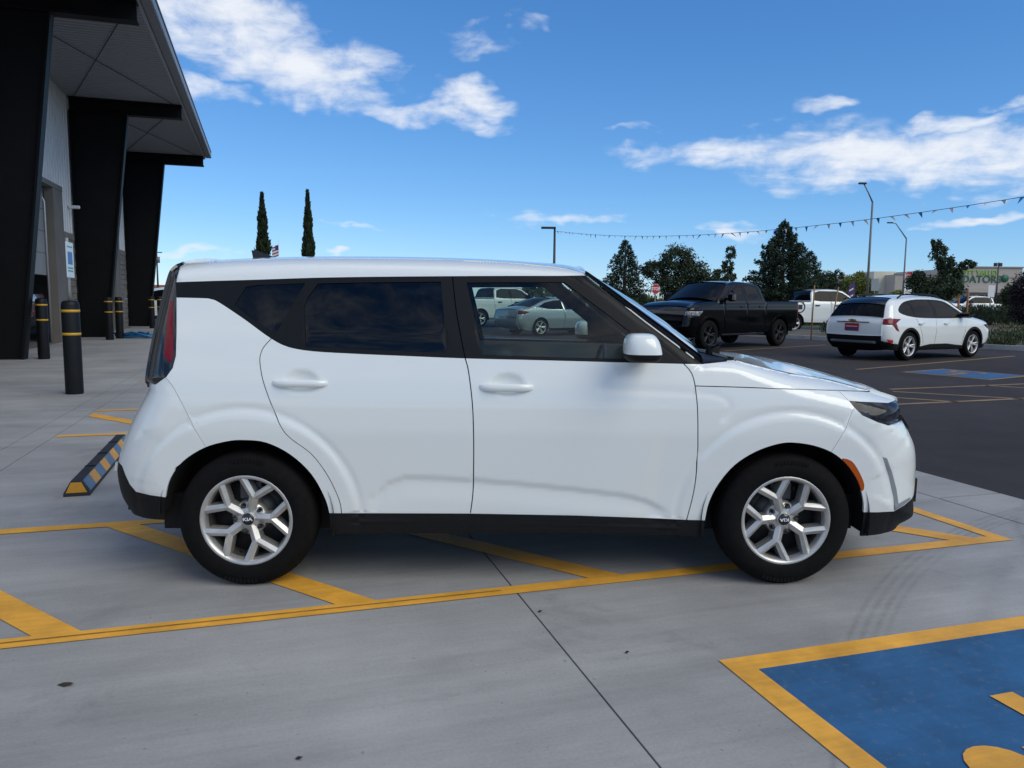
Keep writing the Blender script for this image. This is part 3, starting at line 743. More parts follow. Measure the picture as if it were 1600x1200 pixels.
# base 'body' (first region) = rear quarter; everything else is drawn over it
xB = SP(740, 700)[0]; xF = SP(1090, 700)[0]
seam_rd = spline(PX([(424, 529), (413, 541), (407.5, 552), (406, 566), (411, 595), (424, 632), (440, 667), (455, 685), (487, 709), (512, 742), (530, 780), (534, 803)]), 4)
seam_b = spline(PX([(707, 432), (712, 480), (719, 520), (726, 556), (732, 580), (738, 630), (740, 680), (740, 732), (739, 770), (735, 802)]), 4)
seam_f = spline(PX([(1068, 568), (1080, 582), (1086, 602), (1090, 640), (1090.5, 680), (1090, 710), (1084, 765), (1072.5, 812)]), 4)
seam_h = spline(PX([(1086, 603), (1185, 606), (1310, 610), (1360, 612)]), 4)+[SP(1374, 610)]
seam_fb = PX([(1335, 638), (1332, 642), (1320, 672), (1308, 690), (1297, 707)])
seam_rb = PX([(258, 588), (270, 604), (280, 622), (292, 645), (305, 670), (322, 697)])
BIG = 3.0
regs.append(('rear_door', seam_rd+[SP(534, 815), SP(735, 815)]+seam_b[::-1][:len(seam_b)]+[SP(600, 470), SP(424, 500)]))
regs.append(('front_door', seam_b+[SP(735, 815), SP(1072, 825)]+seam_f[::-1]+[SP(1060, 520), SP(900, 440)]))
regs.append(('front_fender', seam_f+[SP(1072, 845), SP(1140, 850), (2.0, .10), (2.4, .10), (2.4, 1.2), SP(1160, 540), SP(1075, 545)]))
regs.append(('hood', [SP(1086, 603)]+seam_h[1:]+[(2.5, SP(1374, 610)[1]), (2.5, 1.3), (SP(1092, 566)[0]+.0, 1.3), SP(1092, 567), SP(1080, 583)]))
regs.append(('cowl', PX([(1085, 569), (1112, 567.5), (1136, 565)])+[(LP(1152, 556, -.35)[0], 1.25), (g_wind['pts'][-1][0]-.02, 1.25)]))
regs.append(('headlamp_panel', PX([(1310, 610), (1326, 626), (1335, 638)])+[SP(1372, 660), (2.5, SP(1390, 664)[1]), (2.5, SP(1374, 611)[1]), SP(1374, 611), SP(1360, 612.5)]))
regs.append(('front_bumper', seam_fb+[SP(1297, 720), SP(1340, 760), SP(1349, 830), (2.1, .08), (2.6, .08), (2.6, SP(1391, 662)[1]), SP(1388, 666), SP(1372, 660), SP(1347, 649)]))
regs.append(('headlamp', PX([(1326, 626), (1345, 627.5), (1370, 628.5), (1388, 629.5)])+[(2.5, SP(1388, 629.5)[1]), (2.5, SP(1388, 665)[1])]+PX([(1388, 665), (1372, 660), (1347, 649), (1335, 637)])))
regs.append(('rear_bumper', [(-2.6, .1)]+[SP(262, 830), SP(259, 790), SP(275, 730)]+seam_rb[::-1]+[SP(243, 601), (-2.6, SP(240, 604)[1])]))
zt = SP(240, 603)
regs.append(('tail_lamp', [SP(276, 436), SP(276, 470), SP(276, 520), SP(275, 556), SP(270, 575), SP(260, 589), SP(243, 601), (-2.6, zt[1]), (-2.6, 1.8), (SP(279, 420)[0], 1.8), SP(281, 419)]))
regs.append(('roof', drip[1:]+[SP(940, 430), (SP(940, 425)[0], 1.9), (SP(282, 420)[0], 1.9), SP(281.5, 417), SP(276, 441)]))
regs.append(('window_surround', drip+[LP(912, 429.5, -.62)]+[(p[0]-.004, p[1]-.006) for p in g_wind['pts'][3:]]+belt))
regs.append(('rear_door_frame', PX([(481, 434.5), (707, 431.8), (712, 480), (719, 520), (726, 559.5), (640, 556), (560, 552.7), (490, 548.5), (452, 542.5), (432, 533), (470, 470)])))
regs.append(('front_door_frame', PX([(707, 431.8), (888, 431.5), (990, 505), (1066, 567), (960, 565.5), (850, 562.5), (727, 559.5), (719, 520), (712, 480)])))
regs.append(('a_pillar', PX([(893, 431.5), (908, 430.5), (1000, 500.5), (1090, 568), (1076, 568.3), (985, 497)])))
regs.append(('quarter_window', spline(PX([(366, 477), (384, 448.5), (400, 445.5), (477, 442.5), (452, 486), (431, 521), (405, 506)]), 1, True)))
regs.append(('rear_door_window', PX([(497, 443), (560, 441.5), (689, 440), (694, 500), (698, 551), (640, 549), (560, 545.5), (478, 541.5), (475, 480), (480, 466)])))
regs.append(('front_door_window', PX([(729, 441.5), (800, 441), (882, 441), (940, 484), (984, 518), (990, 561), (880, 558.5), (754, 554.5), (741, 495)])))
regs.append(('red_lens', PX([(266, 469), (270.5, 470), (271, 555), (266, 567), (256, 556), (259, 520), (262, 490)])))
regs.append(('rear_cladding', [(-2.6, .0), SP(262, 840), SP(258, 812), SP(259, 776.5), SP(235, 773), SP(212, 768.5), SP(203, 757), SP(196, 742), SP(191, 728), (-2.6, SP(190, 727)[1])]))
regs.append(('front_cladding', [SP(1346, 800), SP(1372, 800), SP(1397, 799), SP(1412, 790), SP(1424, 780), (2.6, SP(1426, 778)[1]), (2.6, .05), (1.6, .05)]))
regs.append(('bumper_insert', PX([(1379, 714), (1386, 716), (1394, 738), (1401, 765), (1404, 787), (1422, 777), (1423, 780), (1411, 790), (1397, 798.5), (1396, 778), (1389, 745)])))
regs.append(('side_marker', spline(PX([(1313, 718), (1329, 719.5), (1341, 736), (1349.5, 757), (1345.5, 767), (1337, 748)]), 3, True)))
regs.append(('sill', [SP(509, 801.5), SP(600, 802), SP(735, 802.5), SP(900, 805.5), SP(1000, 809), SP(1071, 812), SP(1108, 813), SP(1108, 860), SP(500, 860)]))
def strip(line, w=.0022):
    P = np.array(line); t = np.gradient(P, axis=0); t /= np.hypot(t[:, 0], t[:, 1])[:, None]; n = np.stack([-t[:, 1], t[:, 0]], 1)
    return [tuple(p) for p in P+n*w]+[tuple(p) for p in (P-n*w)[::-1]]
regs.append(('panel_gap#0', strip(seam_rd))); regs.append(('panel_gap#1', strip(seam_b, .0026))); regs.append(('panel_gap#2', strip(seam_f, .0026)))
regs.append(('panel_gap#3', strip(seam_h))); regs.append(('panel_gap#4', strip(seam_fb, .0011))); regs.append(('panel_gap#5', strip(seam_rb, .0011)))
regs.append(('panel_gap#6', strip(PX([(1310, 610.5), (1326, 626)]), .0012)))
regs.append(('hole', arch_r+[(arch_r[-1][0], -.2), (arch_r[0][0]-.002, -.2)])); regs.append(('hole', arch_f+[(arch_f[-1][0], -.2), (arch_f[0][0], -.2)]))
bottom = PX([(1350, 837)])+PX([(1098, 837.5), (900, 833), (517, 833)])+[SP(259, 812)]
SV, SR = soul.side(bottom, regs, .016)
car = empty('hatchback', (CX, CY, 0), CYAW)
tag(car, 'white boxy hatchback with silver five-spoke wheels parked side-on across the concrete', 'car')
SMAT = {'body': M_white, 'rear_door': M_white, 'front_door': M_white, 'front_fender': M_white, 'hood': M_white, 'headlamp_panel': M_white, 'front_bumper': M_white, 'rear_bumper': M_white,
        'roof': M_white, 'headlamp': None, 'tail_lamp': M_gloss, 'window_surround': M_trim, 'rear_door_frame': M_trim, 'front_door_frame': M_trim, 'a_pillar': M_trim, 'quarter_window': G_rear, 'rear_door_window': G_rear,
        'front_door_window': G_front, 'red_lens': M_red, 'rear_cladding': M_blk, 'front_cladding': M_blk, 'sill': M_blk, 'bumper_insert': mat('satin_silver', (.30, .32, .35), .35, metal=.4), 'side_marker': M_amber, 'panel_gap': M_void, 'cowl': M_blk,
        'windshield': G_wind, 'tailgate': M_gloss, 'rear_window': M_gloss, 'spoiler': M_gloss, 'grille': M_gloss}
SMAT['glass_border'] = M_trim
SMAT['headlamp'] = mat('headlamp_lens', (.022, .026, .034), .06, spec=.25, noise=(22, .95, 4))
SDY = {'panel_gap': -.009, 'quarter_window': -.004, 'rear_door_window': -.005, 'front_door_window': -.005, 'headlamp': -.002, 'red_lens': .001, 'rear_door_frame': .0012, 'front_door_frame': .0012, 'sill': .004}
chunks = {}
for nm, f in SR.items():
    for sgn in (-1, 1):
        both = nm in ('hood', 'roof', 'front_bumper', 'rear_bumper', 'cowl', 'front_cladding', 'rear_cladding')
        key = nm if both else (nm, sgn)
        chunks.setdefault(key, []).append(soul.chunk(SV, f, sgn, SDY.get(nm.split('#')[0], 0)))
for g in soul.groups:
    zn = g['zone']; i = 0
    while i < len(zn)-1:
        j = i
        while j < len(zn)-1 and zn[j] == zn[i]: j += 1
        sub = dict(pts=g['pts'][i:j+1], c=g['c'][i:j+1])
        # normals of the cross surface are taken from the whole group
        P = np.array(g['pts']); full = soul.bridge(g); m = 23
        V = full[0][i*m:(j+1)*m]; F = [(a*m+k, a*m+k+1, (a+1)*m+k+1, (a+1)*m+k) for a in range(j-i) for k in range(m-1)]
        if zn[i] == 'windshield':      # black ceramic border down both edges of the glass
            fr_ = [q_ for n_, q_ in enumerate(F) if n_ % (m-1) < 2]; fl_ = [q_ for n_, q_ in enumerate(F) if n_ % (m-1) >= m-3]; F = [q_ for n_, q_ in enumerate(F) if 2 <= n_ % (m-1) < m-3]
            chunks.setdefault(('glass_border', -1), []).append((V, fr_)); chunks.setdefault(('glass_border', 1), []).append((V, fl_))
        chunks.setdefault(zn[i], []).append((V, F)); i = j
partobj = {}
for key, ch in chunks.items():
    nm = key if isinstance(key, str) else key[0]
    pn = {'body': 'rear_quarter_panel'}.get(nm, nm).split('#')[0]
    o = part_from_chunks(pn, ch, SMAT[nm.split('#')[0]], car, 0 if pn in ('windshield', 'panel_gap') else .012)
    partobj[key] = o
partobj[('red_lens', -1)].parent = partobj[('tail_lamp', -1)]; partobj[('red_lens', 1)].parent = partobj[('tail_lamp', 1)]
for sgn in (-1, 1):
    for w, d in (('rear_door_frame', 'rear_door'), ('rear_door_window', 'rear_door'), ('front_door_frame', 'front_door'), ('front_door_window', 'front_door')): partobj[(w, sgn)].parent = partobj[(d, sgn)]
    # inner shell so gaps and glass edges look into something
    M_card = mat('door_card', (.20, .20, .19), .7)
    for d in ('rear_door', 'front_door'):
        o = part_from_chunks('door_card', [soul.chunk(SV, SR[d], sgn, -.07)], M_card, partobj[(d, sgn)], 0)
    for k in ('body', 'front_fender', 'front_bumper', 'rear_bumper', 'hood'): part_from_chunks('inner_panel', [soul.chunk(SV, SR[k], sgn, -.035)], M_void, car, 0)
M_int = mat('interior_trim', (.05, .05, .05), .7)
M_seat = mat('seat_cloth', (.055, .055, .058), .85, noise=(60, .3))
MB().box(-1.75, 1.7, -.72, .72, .24, .42).box(-1.98, -1.75, -.6, .6, .3, .5).box(1.7, 1.95, -.6, .6, .3, .5).build('underbody', M_blk, car)
MB().box(1.0, 1.12, -.74, .74, .42, .98).box(.72, 1.02, -.72, .72, .70, .90, bev=.04).box(.80, 1.06, -.70, .70, .88, .965, bev=.03).build('dashboard', M_int, car)
st = MB(); ring = [(.55+.055*math.cos(a)*.5, .37+.18*math.cos(a+math.pi/2), .93+.17*math.sin(a+math.pi/2)) for a in np.linspace(0, 2*math.pi, 25)]
st.tube(ring, .014, 6, False).tube([(.57, .37, .93), (.80, .37, .84)], .03, 8); st.box(.55, .58, .2, .54, .90, .955); st.build('steering_wheel', M_int, car)
def seat(x, y0, y1, name):
    r = MB(); c = (y0+y1)/2
    r.box(x-.05, x+.47, y0, y1, .42, .60, bev=.05)
    r.box(-.07, .07, y0+.01, y1-.01, 0, .62, Matrix.Translation((x, 0, .55)) @ Matrix.Rotation(math.radians(-14), 4, 'Y'), bev=.045)
    r.box(-.05, .05, c-.13, c+.13, 0, .17, Matrix.Translation((x-.165, 0, 1.20)) @ Matrix.Rotation(math.radians(-8), 4, 'Y'), bev=.04)
    return r.build(name, M_seat, car)
seat(-.22, -.62, -.14, 'front_seat'); seat(-.22, .14, .62, 'front_seat'); seat(-1.12, -.66, .66, 'rear_seat')
for x, z in WC:
    for sgn in (-1, 1): arch_liner(x, z, .415, sgn*.905*.97, sgn*.5, car, 28, 176 if x < 0 else 190)
wp = wheel_proto(.327, .211, .205, 'y', None, 0, True)
first = True
for (x, sgn, rot) in ((-1.3, -1, math.radians(-2)), (1.3, -1, math.radians(-180)), (-1.3, 1, .4), (1.3, 1, 1.1)):
    w_ = wp if first else copy_tree(wp); first = False
    w_.parent = car; w_.location = (x, sgn*.785, .3245)
    w_.rotation_euler = (0, 0, 0 if sgn < 0 else math.pi)
    for ch in w_.children:
        if not ch.name.startswith(('tyre', 'brake', 'rim_barrel')): ch.rotation_euler.rotate_axis('Y', rot) if not ch.name.startswith('emblem') else ch.rotation_euler.rotate_axis('Z', -rot)
# handles, mirrors, aerial fin, wipers
def handle(u0, v0, u1, v1):
    xa, za = SP(u0, v0); xb, zb = SP(u1, v1); z0, z1 = min(za, zb), max(za, zb)
    for sgn in (-1, 1):
        mb = MB(); n = 14; vs = []
        for i in range(n+1):
            t = i/n; x = xa+(xb-xa)*t; zc = (z0+z1)/2; hh = (z1-z0)/2*(1-.35*abs(2*t-1)**6); yb = float(soul.y(np.array([x]), np.array([zc]), False)[0]); bow = .030*(1-abs(2*t-1)**4)
            for k in range(10):
                a = 2*math.pi*k/10; vs.append((x, sgn*(yb+bow*.75-.004+.011*math.cos(a)), zc+hh*math.sin(a)*(1 if abs(math.sin(a)) < .9 else .96)))
        fs = [(i*10+k, i*10+(k+1) % 10, (i+1)*10+(k+1) % 10, (i+1)*10+k) for i in range(n) for k in range(10)]+[tuple(range(9, -1, -1)), tuple(n*10+k for k in range(10))]
        mb.add(vs, fs, True); o = mb.build('door_handle', M_white, partobj[('rear_door' if u0 < 600 else 'front_door', sgn)])
handle(426, 605, 512, 593); handle(750, 612, 833, 599)
for sgn in (-1, 1):
    xm, zm = LP(1005, 545, -.98)
    def shell(zlo, zhi, top):
        mb = MB(); vs = []; n, m = 16, 10
        for i in range(m+1):
            ph = (math.pi/2)*i/m
            for k in range(n*2):
                a = math.pi*k/n; cx_, cy_ = math.cos(a), math.sin(a)
                ex = .088*(abs(cx_)**.6)*(1 if cx_ >= 0 else -1); ey = .10*(abs(cy_)**.7)*(1 if cy_ >= 0 else -1)
                sc_ = math.cos(ph)**.45; z = zlo+(zhi-zlo)*math.sin(ph)
                vs.append((xm+ex*sc_*(1 if ex < 0 else .92)-(.012*math.sin(ph) if top else 0), sgn*(.985+ey*sc_), z))
        N2 = n*2
        mb.add(vs, [(i*N2+k, i*N2+(k+1) % N2, (i+1)*N2+(k+1) % N2, (i+1)*N2+k) for i in range(m) for k in range(N2)], True); return mb
    mir = shell(zm-.022, zm+.072, True).build('side_mirror', M_white, car)
    shell(zm-.023, zm-.062, False).build('mirror_base', M_blk, mir)
    MB().box(xm-.02, xm+.06, sgn*.80, sgn*.93, zm-.055, zm-.025, bev=.012).build('mirror_arm', M_blk, mir)
xf0, zf0 = LP(395, 403, 0); xf1, _ = LP(437, 404, 0); zt_ = LP(394, 391, 0)[1]
fin = MB(); zc_ = zf0-.02
prof = [(xf0+.01, zc_), (xf0-.005, zt_), (xf0+.02, zt_-.002), (xf0+.07, zt_-.02), (xf1, zf0-.004), (xf1+.02, zc_)]
nn = len(prof); vs = [(x, y*(.02 if i in (0, 4, 5) else .006), z) for y in (-1, 1) for i, (x, z) in enumerate(prof)]
fin.add(vs, [tuple(range(nn-1, -1, -1)), tuple(range(nn, 2*nn))]+[(i, (i+1) % nn, nn+(i+1) % nn, nn+i) for i in range(nn)]).build('roof_aerial', mat('aerial_black', (.01, .01, .012), .3), car)
for y in (-.35, .15):
    xw, zw = g_cowl['pts'][len(g_cowl['pts'])//2]
    MB().tube([(xw+.10, y, zw+.04), (xw+.05, y-.30, zw+.075)], .008, 6).box(xw+.07, xw+.13, y-.03, y+.03, zw, zw+.05).build('wiper', M_blk, car)

# ------------------------------------------------------------------ service building on the left (site grid: x = s, y = t)
M_bsteel = mat('black_steel', (.003, .0033, .0045), .55, spec=.2, noise=(3, .3))
M_metal = mat('ribbed_metal_siding', (.60, .62, .64), .45, noise=(.6, .08))
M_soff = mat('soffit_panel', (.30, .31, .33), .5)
M_block = mat('split_face_block', (.20, .185, .165), .9, noise=(5, .25), bump=(40, .6))
M_brown = mat('brown_trim', (.17, .155, .14), .7, noise=(1.5, .1))
M_fascia = mat('grey_fascia', (.20, .22, .25), .4)
M_gal = mat('galvanised_steel', (.45, .46, .47), .4, metal=.6)
M_wht = mat('white_enamel', (.72, .73, .74), .45)
BR = .0125; _pv = ST(-5.05, 18.5); _cb, _sb = math.cos(BR), math.sin(BR)
bld = empty('service_building', (_pv[0]-(_cb*_pv[0]-_sb*_pv[1]), _pv[1]-(_sb*_pv[0]+_cb*_pv[1]), 0), SA+BR)
tag(bld, 'service building with tapered black steel columns and deep ribbed roof overhang', 'building')
WS = -5.92; T0_, T1_ = 9.0, 38.0
COLT = [9.2, 18.5, 27.85, 37.4]
for t in COLT[1:]:
    cm = MB(); h = .16
    cm.prism([(-5.86, -.01), (-5.06, -.01), (-4.22, 7.08), (-5.84, 7.08)], t-h*.25, t+h*.25, lambda a, b, q: (a, q, b))
    # flanges along the outer and inner edges
    cm.prism([(-5.09, -.012), (-5.04, -.012), (-4.20, 7.075), (-4.25, 7.075)], t-h, t+h, lambda a, b, q: (a, q, b))
    cm.prism([(-5.885, -.012), (-5.835, -.012), (-5.815, 7.075), (-5.865, 7.075)], t-h, t+h, lambda a, b, q: (a, q, b))
    cm.build('column', M_bsteel, bld)
    MB().box(-5.95, -4.97, t-.26, t+.26, .0, .022).build('base_plate', M_gal, bld)
    bm_ = MB().box(-5.86, -2.62, t-h*.3, t+h*.3, 7.10, 7.46).box(-5.86, -2.60, t-h, t+h, 7.462, 7.50).box(-5.86, -2.60, t-h, t+h, 7.078, 7.118)
    bm_.build('roof_beam', M_bsteel, bld)
# ribbed soffit (ribs run out from the wall), roof skin, fascia
sf = MB(); vs = []; tt = []
t = T0_
while t < T1_:
    tt += [(t, 7.52), (t+.10, 7.52), (t+.13, 7.555), (t+.17, 7.555)]; t += .20
vs = [(s_, a, z) for (a, z) in tt for s_ in (WS, -2.62)]
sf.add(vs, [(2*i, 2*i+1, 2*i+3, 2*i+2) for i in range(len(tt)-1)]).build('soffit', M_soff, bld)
MB().prism([(-14, 8.15), (-2.3, 7.80), (-2.3, 7.84), (-14, 8.2)], T0_, T1_, lambda a, b, q: (a, q, b)).build('roof', M_fascia, bld)
MB().box(-2.62, -2.56, T0_, T1_, 7.50, 7.80).build('fascia', mat('light_fascia', (.36, .38, .41), .4), bld)
MB().box(-2.56, -2.32, T0_, T1_+.1, 7.56, 7.79, bev=.02).build('gutter', M_fascia, bld)
MB().box(-14, -2.6, T1_-.02, T1_+.06, 7.49, 7.82).build('end_fascia', M_bsteel, bld)
for a, b in zip(COLT[:-1], COLT[1:]):
    for p, q in (((-5.7, a+.2), (-2.8, b-.2)), ((-2.8, a+.2), (-5.7, b-.2))):
        MB().tube([(p[0], p[1], 7.475), (q[0], q[1], 7.475)], .010, 5).build('brace_rod', M_bsteel, bld)
# wall: ribbed siding above, block below, brown frames round the bay doors
bays = [(a+3.05, a+6.75) for a in COLT[:-1]]
def ribbed(t0, t1, z0, z1):
    mb = MB(); P = []; t = t0
    while t < t1-.01:
        P += [(t, 0), (min(t+.20, t1), 0), (min(t+.225, t1), .035), (min(t+.275, t1), .035)]; t += .30
    P.append((t1, 0))
    vs = [(WS+d, a, z) for a, d in P for z in (z0, z1)]
    mb.add(vs, [(2*i, 2*i+2, 2*i+3, 2*i+1) for i in range(len(P)-1)]); mb.build('ribbed_siding', M_metal, bld)
ribbed(T0_, T1_, 4.52, 7.56)
prev = T0_
for (a, b) in bays+[(T1_+1.1, T1_+1.1)]:
    ribbed(prev, a-1.1, 3.28, 4.52)
    bl = MB()
    for k in range(16): bl.box(WS-.15, WS+.03+(.012 if k % 2 else 0), prev, a-1.1, k*.205, k*.205+.193)
    bl.build('block_base', M_block, bld)
    prev = b+1.1
for (a, b) in bays:
    for p, q in ((a-1.1, a), (b, b+1.1)): MB().box(WS-.18, WS+.05, p, q, 0, 4.42).build('door_jamb', M_brown, bld)
    MB().box(WS-.18, WS+.06, a-1.1, b+1.1, 4.422, 4.56).build('door_header', M_brown, bld)
    for k in range(4):
        pn = MB().box(WS-.26, WS-.20, a+.01, b-.01, 4.40-.62*(k+1)+.008, 4.40-.62*k, bev=.008).build('door_panel', mat('door_panel_grey', (.26, .265, .27), .5, noise=(1, .1)), bld)
    for tr in (a+.06, b-.06): MB().tube([(WS-.17, tr, .02), (WS-.17, tr, 4.0), (WS-.30, tr, 4.32), (WS-.6, tr, 4.45)], .035, 6).build('door_track', M_gal, bld)
MB().box(-13.9, -13.8, T0_, T1_, 0, 5.3).box(-13.9, WS-.3, T0_, T1_, 5.3, 5.4).box(-13.9, WS-.2, T1_-.1, T1_, 0, 7.5).box(-13.9, WS-.2, T0_, T0_+.1, 0, 7.5).build('inner_shell', mat('shop_wall', (.30, .30, .30), .8), bld)
for t in (22.6, 31.9): MB().prism([(0, 0), (.26, 0), (0, .22)], t-.14, t+.14, lambda a, b, q: (WS+.04+a, q, 4.85+b)).build('wall_light', M_bsteel, bld)
MB().box(WS+.03, WS+.35, 27.1, 27.2, 4.02, 4.12, bev=.02).build('security_camera', M_wht, bld)

# bollards
def bollard(s_, t, lab, h=1.30, r=.115):
    o = empty('bollard', ST(s_, t)); tag(o, lab, 'bollard', 'black bollards along the building')
    MB().lathe([(r*.96, 0), (r, .02), (r, h-.06), (r*.93, h-.02), (r*.7, h), (0, h+.006)], 28).build('sleeve', mat('bollard_sleeve', (.006, .007, .009), .5, spec=.25, noise=(9, .25)), o)
    for z in (h-.14, h-.46): MB().lathe([(r+.0005, z-.018), (r+.004, z-.016), (r+.004, z+.016), (r+.0005, z+.018)], 28).build('band', mat('yellow_band', (.55, .30, .02), .45), o)
    return o
bollard(-2.71, 12.07, 'nearest black bollard with two yellow bands, sign post rising behind its top')
bollard(-4.76, 18.75, 'black bollard with yellow bands in front of the open bay door with the red truck')
bollard(-4.90, 26.5, 'black bollard just right of the middle black column, left of a pair', 1.32)
bollard(-4.74, 27.25, 'black bollard beside the blue hose coil, right one of the pair', 1.32)
bollard(-4.94, 35.6, 'black bollard in front of the far white sport utility car', 1.34)
bollard(-4.80, 37.0, 'black bollard nearly hidden behind another in front of the far white car', 1.34)
# accessible parking sign on its post behind the near bollard
sg = empty('parking_sign', ST(-2.71, 12.07)); tag(sg, 'narrow white and blue parking sign on a thin post above the nearest bollard', 'sign')
sg.rotation_euler = (0, 0, SA)
MB().tube([(0, 0, 1.2), (0, 0, 2.16)], .022, 8).build('post', M_gal, sg)
MB().box(.026, .030, -.20, .20, 1.62, 2.10).build('plate', mat('sign_white', (.62, .72, .76), .4), sg)
MB().box(.0305, .033, -.12, .12, 1.80, 1.97).build('blue_patch', mat('sign_blue', (.03, .12, .40), .4), sg)
for z in (1.70, 1.74, 2.03): MB().box(.0305, .032, -.14, .14, z, z+.018).build('text_line', mat('sign_green', (.05, .22, .16), .4), sg)
# rubber wheel stop
wsx = empty('wheel_stop', ST(-1.335, 5.85)); wsx.rotation_euler = (0, 0, SA+.025); tag(wsx, 'black rubber wheel stop with yellow and grey-blue blocks behind the hatchback', 'wheel stop')
Lw = 1.90; sec = [(-.082, 0), (.082, 0), (.082, .022), (.034, .108), (-.034, .108), (-.082, .022)]
MB().prism(sec, 0, Lw, lambda a, b, q: (a, q, b)).build('body', mat('stop_rubber', (.02, .022, .025), .6, noise=(8, .3)), wsx)
M_stop_y = mat('stop_yellow', (.62, .28, .02), .5, noise=(10, .15)); M_stop_b = mat('stop_grey_blue', (.085, .14, .21), .5, noise=(10, .2))
MB().prism([(-.066, .026), (.066, .026), (.032, .098), (-.032, .098)], -.003, .0, lambda a, b, q: (a, q, b)).build('end_block', M_stop_y, wsx)
_n = np.array([.086, .048]); _n = _n/np.hypot(*_n)
for k in range(9):
    a0 = .03+k*.205; a1 = a0+.197
    P0 = np.array([.080, .030]); P1 = np.array([.037, .104])
    vs = [tuple((P+_n*q)[[0]])+(a,)+tuple((P+_n*q)[[1]]) for q in (-.002, .003) for P, a in ((P0, a0), (P0, a1), (P1, a1), (P1, a0))]
    MB().add(vs, [(3, 2, 1, 0), (4, 5, 6, 7), (0, 1, 5, 4), (1, 2, 6, 5), (2, 3, 7, 6), (3, 0, 4, 7)]).build('side_block', M_stop_b if k % 2 == 0 else M_stop_y, wsx)
for k in range(1, 4): MB().box(-.036, .036, k*.5-.01, k*.5+.01, .106, .112).build('joint_rib', M_bsteel, wsx)
# blue hose coil by the far column
hp = MB(); pts = []
for k in range(90):
    a = k*.42; r = .30+.12*math.sin(k*.31)+rnd.uniform(-.03, .03); pts.append((r*1.9*math.cos(a), r*math.sin(a), .03+.0022*k*(.6+.4*math.sin(k*1.7))))
ho = hp.tube(pts, .026, 6).build('hose', mat('blue_hose', (.01, .12, .30), .4), None, ST(-4.25, 27.5)); tag(ho, 'blue hose coiled on the concrete by the middle black column', 'hose')

# ------------------------------------------------------------------ other vehicles
def mkg(rows, n=4, sharp=False):
    P = [(r[0], r[1]) for r in rows]; S = spline(P, n) if not sharp else spline(P, 1)
    par = np.linspace(0, len(rows)-1, len(S)); idx = np.arange(len(rows)); ip = lambda k: np.interp(par, idx, [r[k] for r in rows])
    return dict(pts=S, r=ip(2), L=ip(3), c=ip(4), zone=[rows[min(int(q+1e-6), len(rows)-2)][5] for q in par])
def circ(x, z, R, n=30): return [(x+R*math.cos(2*math.pi*k/n), z+R*math.sin(2*math.pi*k/n)) for k in range(n)]
def vehicle(name, lab, cat, loc, yaw, widths, groups, bottom, regions, wheels, mats, group=None, h=.05, track=None, rim=None, sc_=1.0, wid=.22, dys={}):
    root = empty(name, loc, yaw); root.scale = (sc_,)*3; tag(root, lab, cat, group)
    B = Body(widths, groups); vo, R = B.side(bottom, regions, h); ch = {}
    for nm, f in R.items():
        both = nm == 'body'
        for sgn in (-1, 1): ch.setdefault(nm if both else (nm, sgn), []).append(B.chunk(vo, f, sgn, dys.get(nm, 0)))
    for g in groups:
        zn = g['zone']; i = 0; m = 13; full = B.bridge(g, 12)
        while i < len(zn)-1:
            j = i
            while j < len(zn)-1 and zn[j] == zn[i]: j += 1
            ch.setdefault(zn[i], []).append((full[0][i*m:(j+1)*m], [(a*m+k, a*m+k+1, (a+1)*m+k+1, (a+1)*m+k) for a in range(j-i) for k in range(m-1)])); i = j
    for key, c in ch.items():
        nm = key if isinstance(key, str) else key[0]
        part_from_chunks(nm, c, mats.get(nm, mats['body']), root, .02 if nm != 'body' else 0)
    xs = [p[0] for p in B.outline]; zb = min(p[1] for p in bottom)
    MB().box(min(xs)+.3, max(xs)-.3, -.62, .62, zb+.03, zb+.30).build('underbody', M_void, root)
    R0, rr = wheels['R'], wheels['rr']
    wpv = wheel_proto(R0, rr, wid, 'five', rim or M_alloy); fst = True
    for x in wheels['x']:
        for sgn in (-1, 1):
            w_ = wpv if fst else copy_tree(wpv); fst = False
            w_.parent = root; w_.location = (x, sgn*(track or .78), R0-.003); w_.rotation_euler = (0, 0, 0 if sgn < 0 else math.pi)
            arch_liner(x, R0, R0+.075, sgn*((track or .78)+wid/2-.015), sgn*.45, root, 16)
    return root, B

